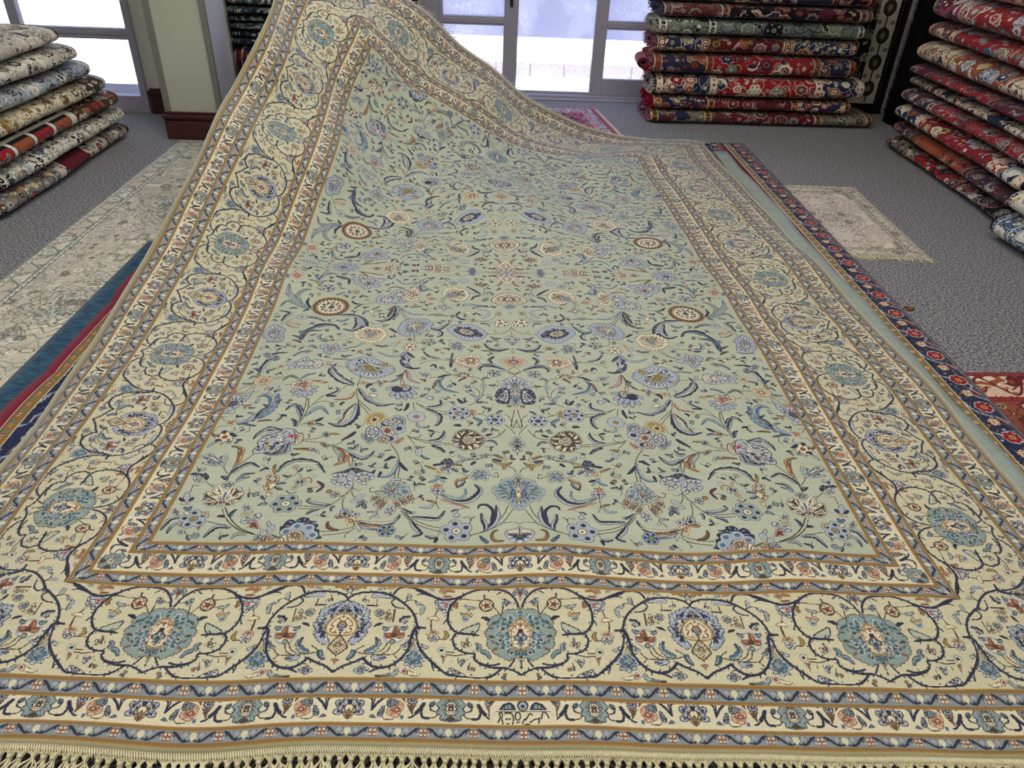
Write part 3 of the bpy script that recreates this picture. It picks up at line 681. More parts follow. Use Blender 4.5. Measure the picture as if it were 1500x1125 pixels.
K b 1.5 6669,11480;6957,11519;7189,11555
K b 1.5 6656,11428;6936,11441;7161,11452
G r i 2.4 7161,11452;7281,11585;7444,11670;7556,11574;7769,11638;7836,11489;7746,11281;7563,11219;7388,11184;7313,11307
S 30 s l s 1 7107,9497;6896,9843;6815,10207;6853,10638
S 10 n n n 0 7624,12919;7405,12966;7085,12959
S 26 l n n 1 7731,11890;7707,12298;7564,12602;7303,12698
G n s 1.4 7289,12698;7492,12757;7549,12550;7390,12492;7261,12540
K n 2.6 7550,12864;7709,12608;7734,12197;7731,11890
G n t 1.4 7550,12864;7727,13082;7917,13037;7783,12768;7622,12709
S 12 s n n 1 7746,11942;7848,12101;7985,12134
S 10 o g b 1 7702,11888;7773,11841;7665,11759
G r i 2.6 7161,11452;7317,11613;7443,11568;7614,11680;7726,11584;7793,11436;7746,11281;7584,11195;7459,11239;7312,11206;7244,11354
S 9 t n n 0 7699,11684;7877,11720;7972,11574
S 9 t n n 0 7762,11332;7951,11319;8111,11305
K b 1.5 7731,11229;7939,11192;8178,10909
K b 1.5 7744,11180;7849,10986;8003,10698
K b 1.5 7688,11176;7697,11026;7652,10874;7541,10867;7516,10966
G r o 1.6 7928,10891;8134,10856;8169,10710;8011,10724
G R R 1 8150,10907;8245,10864;8149,10733
B 0 n l 7747,10830;7877,10641;8236,10666;8276,10378;8261,10092;8193,9811;8013,9983;7863,10254;7764,10537
B 16 n l i 7771,10733;8082,10606;8270,10282;8170,9901;7925,10117;7761,10440
K b 1.4 7903,9885;7937,9751;8177,9765;8249,9591
G n n 1.5 7979,10453;8221,10373;8233,10090;7994,10168
S 12 r o b 0 7805,10157;7671,10149;7524,10189
S 9 t n b 0 7587,10052;7466,10000;7387,10043
G r r 1.2 7629,10101;7813,10181;7651,9917
S 38 s l s 1 7701,9262;7392,9420;7107,9760;6948,10212;6881,10639
S 30 t s s 1 6975,10027;7002,10403;7235,10654;7472,10545
S 14 n n n 1 7263,9502;7160,9852;7028,10029;7202,10175
S 16 t l n 1 7508,9297;7328,9547;7356,9724;7535,9798
S 10 b o b 1 7147,9370;6953,9408;6747,9403
S 10 b b b 1 6841,10208;6754,10275;6693,10344
S 10 t n n 1 7546,9256;7327,9208;7135,9162
K b 1.4 7289,9165;7252,8961;7341,8883
G r o 1.6 7693,9475;7821,9394;8004,9403;7987,9275;7822,9163;7753,9264
K b 1.4 8031,9404;8196,9588;8010,9577
S 9 o b b 0 7533,9214;7636,9218
K b 1.5 7893,9145;8112,9114;8193,8834
K b 1.5 7699,9096;7634,8972;7735,8895
F n i 5 r r b 7808,8660;8061,8669
S 11 n n n 0 7722,8854;7582,8731;7493,8729
S 12 l n n 0 7706,8502;7637,8442;7581,8498
S 12 n n n 0 7937,8822;7888,8900;7849,8859
S 10 o b b 0 7961,8744;8100,8710;8193,8834
S 12 n n n 0 7869,8545;7957,8510;7980,8434
S 9 l l n 0 7980,8434;8065,8322;8125,8211
G b o 1.4 7756,8426;7842,8391;7767,8313
G n l 3 6060,9019;6222,9062;6389,9025;6421,8865;6650,8790;6830,8637;6910,8484;6815,8329;6929,8218;6897,8030;6615,8062;6413,8207;6076,8505;5926,8501
B 22 l n i 6079,8899;6345,8864;6628,8711;6826,8368;6846,8104;6462,8209;6157,8624
G b o 1.6 6543,8324;6700,8442;6680,8289;6560,8211
G R R 1 6008,8817;6159,8821;6152,8702;5957,8619
S 16 n l n 1 6342,8944;6729,9071;6963,8835;7044,8602
S 18 n l n 1 6066,8466;6072,8122;6408,8019
S 14 o r b 1 7204,7926;7176,8148;7334,8264;7513,8287
GA n i 2 119,20693;249,20363;466,20374;339,20024;764,19956;391,19679;908,19483;406,19331;635,19082;616,18781;316,18979;83,18458;14,18454
GA s l 1.4 92,20095;253,19758;200,19406;46,19136
GA b o 1 71,19659;118,19531;59,19397
S 12 o o b 0 442,19942;656,19952;877,20047
S 12 n n o 0 361,19154;571,19165;746,19173
S 14 o r b 0 198,18717;318,18388;450,18312
S 11 t b b 0 304,18141;363,17982;458,17866
K b 1.4 -204,18113;-4,18043;90,17887
K b 1.3 522,19511;834,19437;1180,19359
G n s 2 1180,19359;1240,19663;1457,19708;1505,19448;1446,19189;1264,19101
S 12 n l n 0 1293,19447;1449,19621;1703,20053
S 12 n l n 0 1321,19361;1662,19621;2008,19876
K t 1.6 1434,19448;1857,19447;2271,19359
K b 1.3 1411,19189;1745,19021;2433,18943
G b o 1.6 2201,19359;2335,19614;2377,19358;2282,19148
G n i 2.4 2377,19358;2584,19612;2791,19570;2982,19403;2743,19192;2553,19067
G b o 1.2 2659,19358;2846,19443;2754,19275
G b i 1.6 2797,19612;2932,19826;3118,19616;3195,19408;3003,19033;2803,19111
G n s 1.4 2947,19403;3338,19413;3107,19281
G b r 1.8 652,18281;843,18580;900,18416;1022,18671;1106,18425;1325,18597;1233,18307;1335,18310;1086,18179;978,18093;820,18248
D n t 1.4 75 982,18378
S 8 n n n 0 890,18750;1000,18839;1014,18797
K b 1.5 893,18089;848,17689;604,17520
F n l 6 l i b 1653,18605;1839,18568
F n l 6 n r b 2055,18334;2222,18300
F n t 6 l i b 2292,18617;2396,18619
S 9 n n n 0 2752,18706;2886,18671;3054,18637
G r o 1.5 2752,18706;2836,18552;2920,18400;3014,18596
K b 1.4 3060,18676;3393,18344;3659,17836
K b 1.4 2308,18459;2467,18346;2630,18274
GA n i 3.4 -20,17684;212,17656;433,17434;618,17215;651,16957;428,16762;229,16681;-56,16813
K n 3 -56,16813;-213,16953;-271,17173;-400,17243
GA n l 2 -25,17566;68,17416;25,17186;-47,17033
K n 2.6 120,17115;230,17347;391,17279;379,17053;213,17008
K o 1.8 236,16825;465,16837;543,17062
GA n t 1.6 -56,16813;97,16603;258,16611;151,16395;-74,16351
GA s l 1.4 -76,16316;44,16116;-25,15979;-93,15843
K b 1.5 694,17371;1069,17508;1514,17649
S 9 n l n 0 566,17441;647,17679;786,17765
S 12 n n n 1 1038,17545;1298,17870;1557,18119
S 14 n n n 1 1029,17429;1254,17329;1378,17040
S 9 t t b 0 938,17539;848,17689;737,17528
B 0 n i 1501,17496;1630,17809;1772,17893;2116,17948;2358,17696;2392,17404;2237,17212;2018,17015;1752,16995;1567,17127
B 14 n l g 1534,17498;1904,17861;2350,17622;2166,17171;1693,17063
G b g 1.6 1668,17506;1926,17748;1955,17375;1781,17290
G n t 1.8 1929,17448;2240,17541;2350,17328;2158,17098;1974,17230
S 9 o o b 0 1837,16858;1970,16868;2117,17023
K b 1.6 2266,17178;2375,16971;2408,16691
K b 1.6 2333,17183;2442,16976;2516,16770
G b l 1.8 1948,16340;2228,16537;2322,16790;2425,16553;2707,16471;2466,16348;2336,16064;2262,16263
D b i 1.4 82 2343,16407
S 8 l l b 0 2425,17117;2517,17052
G o p 1.8 2583,17057;2801,17214;3060,17159;2941,17010;2851,16829;2737,16962
G b s 1.2 2654,17098;2788,17106;2741,16997;2641,16990
S 9 o r b 0 2788,17904;2647,17860;2588,17932
G b o 1.4 2579,17857;2704,18049;2745,17828
S 26 n l n 1 2968,17729;3230,17669;3315,18040;2999,18480
S 18 t l s 1 3113,18561;3265,18414;3134,17957;2823,17648
S 12 t t s 1 3393,18344;3889,18221;4250,18631
S 12 t t n 1 3426,18809;3637,18821;3771,18790
K b 1.6 3670,17910;3382,18268;3148,18563
B 0 b i 3345,17530;3455,17826;3648,17762;3638,17473;3750,17334;3739,17050;3585,16904;3363,16964
B 8 b i o 3378,17532;3603,17687;3593,17399;3639,17047;3407,17036
G n l 3.4 3694,17619;3858,17809;4091,17784;4278,17499;4362,17211;4548,17144;4446,16576;4185,16573;4034,16639;3783,16702;3662,16768;3894,16985;3961,17200;3728,17405
G r R 1 3914,17629;4037,17562;3935,17449
B 8 n t i 3971,17058;4295,17209;4431,16856;4144,16711
S 7 b o b 0 3864,17847;4190,17975;4466,17803
G b o 1.4 2761,16131;3044,16322;3165,16261;3048,16117
S 9 n l n 0 3129,16465;3283,16405;3533,16348
G r o 1.4 3270,16542;3421,16688;3446,16413
S 18 t l n 1 1708,16528;1528,16690;1135,16661;738,16529
S 15 n l n 1 1340,16395;1130,16590;777,16638
S 22 t l t 1 1031,15699;823,15884;750,16217;1178,16383
K b 1.5 534,15803;802,15556;1172,15479
G b i 1.6 298,16126;403,16302;522,16137;538,15870;410,15830;306,15959
K b 1.5 -67,15713;-23,15201;147,14834;443,14663;866,14620
K b 1.5 -96,15777;-178,15195;-338,14939;-463,14811
F n i 5 n g b 355,15374;638,15419
K b 1.5 608,15449;921,15465;1237,15516
G b o 1.6 1201,15449;1290,15781;1337,15587;1521,15534;1321,15392
S 12 t i b 0 1332,15521;1558,15602;1679,15545
S 12 n n n 0 1553,15536;1749,15616;1928,15828
G b o 1.6 1921,15761;2002,15935;2148,15812;2031,15604
S 8 b b b 0 1896,15826;1794,16087;1765,16119
G b i 1.4 1344,16052;1484,16199;1633,16074;1498,15996
K b 1.3 1630,16040;1848,15990;1938,15930
S 14 t t b 1 2176,15781;2401,15798;2649,15750
S 9 t t b 1 2344,15861;2601,15881;2905,15768
S 14 n n l 1 1069,15345;817,15300;741,15076
B 0 s l 870,14681;1070,14936;1337,15201;1643,15156;2004,15050;2126,14742;1947,14485;1742,14234;1371,14101;1028,14325
G n n 1.4 955,14593;1184,14818;1127,14877;1404,14891;1386,15046;1626,14965;1880,15043;1806,14912;1978,14796;1868,14604;1637,14411;1330,14338;1278,14456;1032,14385
G n i 1.4 1232,14636;1430,14830;1682,14905;1788,14724;1648,14533;1402,14491
G b o 1.4 1476,14647;1578,14775;1659,14656;1560,14559
G b o 1.2 494,14757;546,14881;617,14792;538,14728
GA b o 2 -126,14885;-8,14767;-132,14701
GA o i 2 -134,14640;76,14587;136,14560;-19,14463;-26,14222;-152,14009
GA o g 2 -139,14458;-53,14341;-149,14098
GA n n 1 -139,14458;-105,14399;-144,14307
GA n l 2 -21,14402;223,14472;243,14234;24,13928;-156,13831;-153,13949;-30,14103
S 9 l n n 0 65,14286;246,14294
S 10 n l n 1 368,14358;516,14305;734,14433
G n i 1.4 445,14064;516,14305;697,14312;600,14189;509,14156
S 26 l n n 1 104,13697;453,13598;750,13668;945,13967
S 14 b g b 1 389,13479;682,13493;1031,13478
G b o 1.8 987,13707;1115,13857;1317,13776;1431,13722;1276,13630;1098,13595
GA b g 1.8 -159,13743;-15,13633;-79,13427;-167,13394
G n t 1.8 1512,13638;1705,13818;1661,13993;1870,14000;1978,13886;2118,13802;1931,13709;2032,13538;1792,13474;1638,13384;1684,13586
D n l 1.4 77 1794,13821
K b 1.3 1978,13886;2086,14067;1911,14121
K n 3 1922,13306;1962,12804;1959,12477
K n 3 1966,13307;2005,12805;2002,12478
GA b p 1.8 -170,13279;-28,13172;370,13023;418,12802;239,12570;13,12557;-183,12657
GA n t 2.6 -172,13164;-31,13058;77,12839;-70,12663;-182,12713
GA r r 1 -180,12825;-95,12773;-184,12629
D n n 1 64 -172,13193
S 14 n n n 1 606,13148;768,12931;670,12704
G b i 2 1005,13053;1131,13226;1534,13183;1814,13078;1876,12802;1481,12518;1194,12453;1038,12666;1138,12891
B 10 r o p 1113,12945;1525,13071;1732,12799;1258,12565
G n s 1 1397,12900;1483,12902;1470,12736;1384,12734
S 18 l n n 1 461,12472;724,12651;1006,12609
K b 1.4 1938,12859;2373,12896;2788,12769;2940,12609
S 12 l n n 1 2353,12979;2684,13099;2895,13390
S 9 o i b 0 1972,12915;2151,12975
B 0 n l 2708,15225;2991,15473;3304,15459;3578,15407;3715,15086;3777,14705;3674,14448;3450,14373;3162,14483;2898,14784;2768,14969
G n i 2.6 2955,14980;3130,15120;3258,14933;3167,14736;3022,14791
G n t 2.6 3189,14673;3404,14877;3392,15005;3508,14754;3346,14493
G o p 1.6 3277,15063;3390,15200;3367,14939;3268,14901
G n l 2.6 2771,15229;3072,15379;3442,15334;3611,15016;3380,15134;3013,15178
S 22 n l n 1 2760,14904;2473,14824;2254,15066;2119,15250
S 18 l n n 1 2720,14838;2389,14630;2391,14383;2505,14326
G n l 1.6 2714,15030;2844,14845;2842,14591;2743,14776
K b 1.5 3158,14672;3000,14412
K b 1.5 3236,14362;3222,14054;3084,13927;2942,13981
F n t 5 n o r 2747,13973;2956,13861
G r o 1.5 2687,14091;2876,14160;2912,13979;2736,14002
S 8 o r b 0 2491,13435;2327,13546
G b o 1.4 2321,13488;2540,13610;2513,13379
S 7 t l b 0 2337,13374;2208,13257
G r o 1.6 3615,14075;3778,13963;3769,13724;3668,13837
G n l 1.6 3778,13784;3969,13855;3929,13615;3800,13549
F n i 6 n o b 3341,13641;3586,13595
S 24 n l n 1 3388,13352;3455,13014;3333,12568;3464,12492
S 15 n n n 0 3379,13294;3230,13061;3135,13001
S 16 l t n 1 3417,13354;3609,13078;3826,12977
K b 1.6 4032,16432;3716,15678;3547,15405
K b 1.6 3967,16431;3621,15674;3472,15534
S 14 s l s 1 3999,16432;3492,15870;2978,15841
S 22 g l n 1 4032,16432;4002,15688;4230,15366
S 18 n n n 1 4064,16433;4176,15959;4265,15563
S 10 n n n 0 3838,14520;4024,14718;4128,14786
B 0 b i 4432,19372;4586,19638;4827,19580;4831,19414;4619,19227;4388,19122
G b p 1.6 4912,19465;5128,19655;5167,19492;5053,19272
K b 1.4 4831,19414;5350,19510;5569,19530
P n l 9 s 614 6487,19626;5651,19579
G n l 2 6550,19884;6769,19891;6763,19297;6558,19041;6446,19456
G r o 1.6 6487,19626;6660,19887;6809,19763;6719,19548;6528,19501
S 8 o o b 1 5741,19169;5219,19042;4737,18914
S 9 o b b 0 5669,19164;5436,18897;5259,18719
K b 1.4 6856,19807;7134,19901;7282,19647
G n l 1.4 6921,19638;7088,19728;7187,19559;6985,19470
S 12 n n n 0 6931,20241;7107,20073;7327,20080
S 10 n n n 0 7449,20260;7610,20312;7535,20176
B 0 n l 7402,19822;7633,20005;7902,19930;8030,19633;7907,19455;7631,19359;7415,19480
G n l 1.6 7487,19739;7753,19792;7872,19581;7535,19526
G o r 1.4 7861,19667;8054,19591;7859,19410
K b 1.4 7272,19476;7394,19143;7704,18987;8012,18215
S 10 n l n 0 7407,19060;7217,19139;6993,19093
S 12 n n n 1 7467,19021;7566,18739;7800,18829
B 0 n l 4697,18511;4924,18610;5085,18543;5224,18716;5490,18656;5596,18828;5579,18581;5851,18558;5718,18265;5717,18104;5441,17931;5239,17611;5116,17836;4803,17973;4917,18213
G n i 1.6 5056,18223;5244,18475;5369,18244;5320,18003;5139,17953
D n n 1 69 5206,18114
D b b 1 61 5107,17454
S 24 n n n 1 6508,18545;6209,18452;5980,18361;5923,17955
S 22 t s n 1 7029,18005;6907,18476;6688,18714;6417,18747
K n 1.8 6107,18612;6448,18584
S 12 p o b 0 6942,18478;6898,18720;6979,18763
G n l 1.8 6181,17888;6306,18133;6372,17976;6247,17733;6144,17728
S 8 g o b 0 6228,17654;6073,17569;6023,17644
S 14 s l n 1 6916,17689;6906,17921;6727,18031
S 12 s l n 1 7009,17926;7159,18246;7106,18443
S 10 b t b 1 7159,18246;7361,18491
S 14 g o b 1 6911,17535;7059,17851;7381,17908
G b i 1.6 5453,17504;5605,17587;5716,17476;5582,17169;5456,17202
G n l 1.4 5716,17476;5937,17563;5850,17178;5716,17173
S 12 t t n 1 5952,17333;6120,17189;6262,17083
F n l 5 n r b 6602,17518;6838,17379
S 10 t b b 0 6819,17303;7029,17467
G b o 1.3 6762,17075;6883,17157;6957,17052;6851,16898
D b i 2.6 630 6313,16262
FO o 22 630 6309,16249
F b i 8 b b b 6288,16227;6642,16210
B 10 n l b 6066,16253;6347,16472;6593,16276;6262,15990
S 26 t t n 1 7017,16028;7417,16409;7573,16851;7398,17198;7187,17291
S 22 t l n 1 7050,16031;7683,16649;7924,17032;7979,17470
S 20 t t n 1 7083,16033;7565,16353;7859,16456;8021,16123
S 12 n n n 1 6969,16093;7166,16457;7152,16776
S 12 t t b 0 7862,16811;8045,16868
S 10 t n n 0 7416,16059;7583,16075;7685,15981
S 8 n n n 0 7017,16028;7153,15935;7200,15871
G r p 1.6 7557,18187;7901,18438;7956,18135;8146,18075;7908,17831;7678,17739;7670,17964
S 8 n r n 0 7846,17604;7961,17651
G n s 1.4 8075,18069;8251,18084;8223,17859;8062,17771
G n l 2.4 4073,17275;4237,17065;4595,17217;4662,17219;4806,16933;4726,16509;4433,16507;4153,16572;3991,16778
B 8 l p i 4080,16920;4369,17068;4661,16859;4295,16644
S 22 t l n 1 4032,16432;3972,15888;4041,15360
S 24 g n n 1 4053,16364;4098,15691;4313,15304;4621,15280
S 9 o b b 0 4117,16365;4211,16162;4322,16062
K b 1.5 4733,16719;5012,16476;5330,16444
S 12 n n n 1 5330,16444;5507,16516;5644,16695
S 10 t b b 0 5232,16444;5366,16307;5484,16106
S 8 b b b 0 5002,16757;5206,16795
G b i 2.4 4739,15900;4867,16067;4953,15935;4802,15736
S 14 t s n 1 4841,16101;4693,16167;4622,16302
S 14 t s n 1 4943,15968;5090,15903;5113,15707
S 11 t l n 1 4719,15966;4592,15965;4508,16031
G r o 1.4 4625,15635;4796,15703;4834,15573;4695,15507
S 34 n l n 1 4873,14817;5067,15321;5386,15645;6038,15720
S 30 l n n 1 4904,14818;5053,14946;5139,14764;5355,14619;5652,14717
S 22 l n n 1 5312,14708;5221,15012;5358,15516
K b 1.6 4823,14877;4853,15191;4641,15058;4403,15114
S 12 t s n 0 5566,15456;5744,15270;5995,15336
G n r 1.3 5515,15080;5661,15175;5775,14992;5589,14989
B 0 b i 4186,14415;4323,14670;4500,14802;4644,14746;4848,14847;5034,14700;5230,14464;5138,14162;4877,13912;4617,13808;4342,13939;4234,14173
B 12 b i o 4278,14420;4570,14681;5089,14519;5003,14097;4444,14005
G b t 1.8 4481,14370;4670,14562;4880,14390;4772,14144;4589,14134
G b r 1.4 4616,14438;4732,14565;4769,14445;4666,14379
K b 1.5 5186,14105;5391,13938;5734,13863
G b o 1.4 5727,13834;5850,13982;5974,13868;5887,13751
S 14 n l n 0 6010,13898;6250,13900;6336,14131;6244,14248
S 8 n n n 0 5954,13782;6096,13755;6222,13785
G n l 1.5 5472,14176;5590,14298;5746,14184;5635,14093
D b o 1 67 5718,14330
G n t 1.4 5173,13753;5318,13876;5414,13764;5269,13641
K b 1.6 4793,13789;4945,13507;5255,13296;5421,13249
K b 1.6 4883,13795;5053,13456;5351,13330
B 0 n l 5290,13185;5611,13314;5692,13545;5845,13436;6036,13498;6114,13330;5957,13159;5918,12990;5733,12817;5666,13036;5443,13081
G n i 1.4 5645,13203;5861,13380;5911,13213;5742,12984
G r o 1.2 4728,13149;4899,13275;4935,13163;5008,12943;4854,13045
D n n 1 53 5077,13144
S 12 n n n 0 4854,13045;4719,12952
K b 1.5 5986,13159;6352,13222;6745,13392
S 12 t b b 0 6234,13221;6392,13390;6526,13335
G r o 1.6 6833,13393;6988,13421;7083,13339;6952,13174;6922,13283
K b 1.3 7083,13339;7230,13341;7348,13342
S 8 n n n 0 7215,13286;7348,13342
S 32 s n n 1 6861,13728;6819,14366;6468,14908;5986,14964;5762,14659
S 22 n s n 1 6876,13899;6773,14426;6316,14544
S 12 r b b 1 6906,13899;7026,14014;7200,14102
S 10 b b b 0 6788,13560;6980,13728;7136,13757
G n s 1.4 6911,14486;7064,14487;7029,14248;6894,14307
S 24 n l n 1 6966,15490;6678,15479;6327,15216
F n l 6 l g b 7150,15467;7315,15377
S 22 t n n 1 7761,15077;7691,15469;7611,15733;7999,15841
K b 1.5 7379,15381;7557,15129;7753,14850
S 16 o i b 1 7569,15065;7266,14987;7104,14856
S 14 b i b 0 7593,14937;7287,14736;7084,14670
B 0 n l 7555,14497;7933,14830;8072,14587;8140,14224;8034,13981;7784,13741;7471,13789;7558,14196
G n t 2.6 7721,14442;7989,14519;7955,14212;7722,14142
G n l 2.4 7571,14137;7839,14029;7801,13798;7564,13905
K n 2 7396,13731;7708,13682;7956,13720
G b o 1.3 7444,14433;7537,14435;7471,14313
B 0 n i 4079,13625;4390,13704;4458,13592;4298,13523
S 12 t b n 1 4029,13681;4248,13578;4499,13653
S 20 t l s 1 3438,13297;3688,13026;3972,12986;4325,13179
B 10 n l i 3421,13182;3572,13020;3505,12575;3333,12568
G n s 1.6 7303,12751;7478,12862;7521,12705;7390,12544
K b 1.6 7187,12961;7434,12913;7666,12710
G n l 1.6 6311,13056;6500,13114;6620,12898;6432,12840
S 16 n l n 1 6473,13004;6707,12899;6884,12688"""
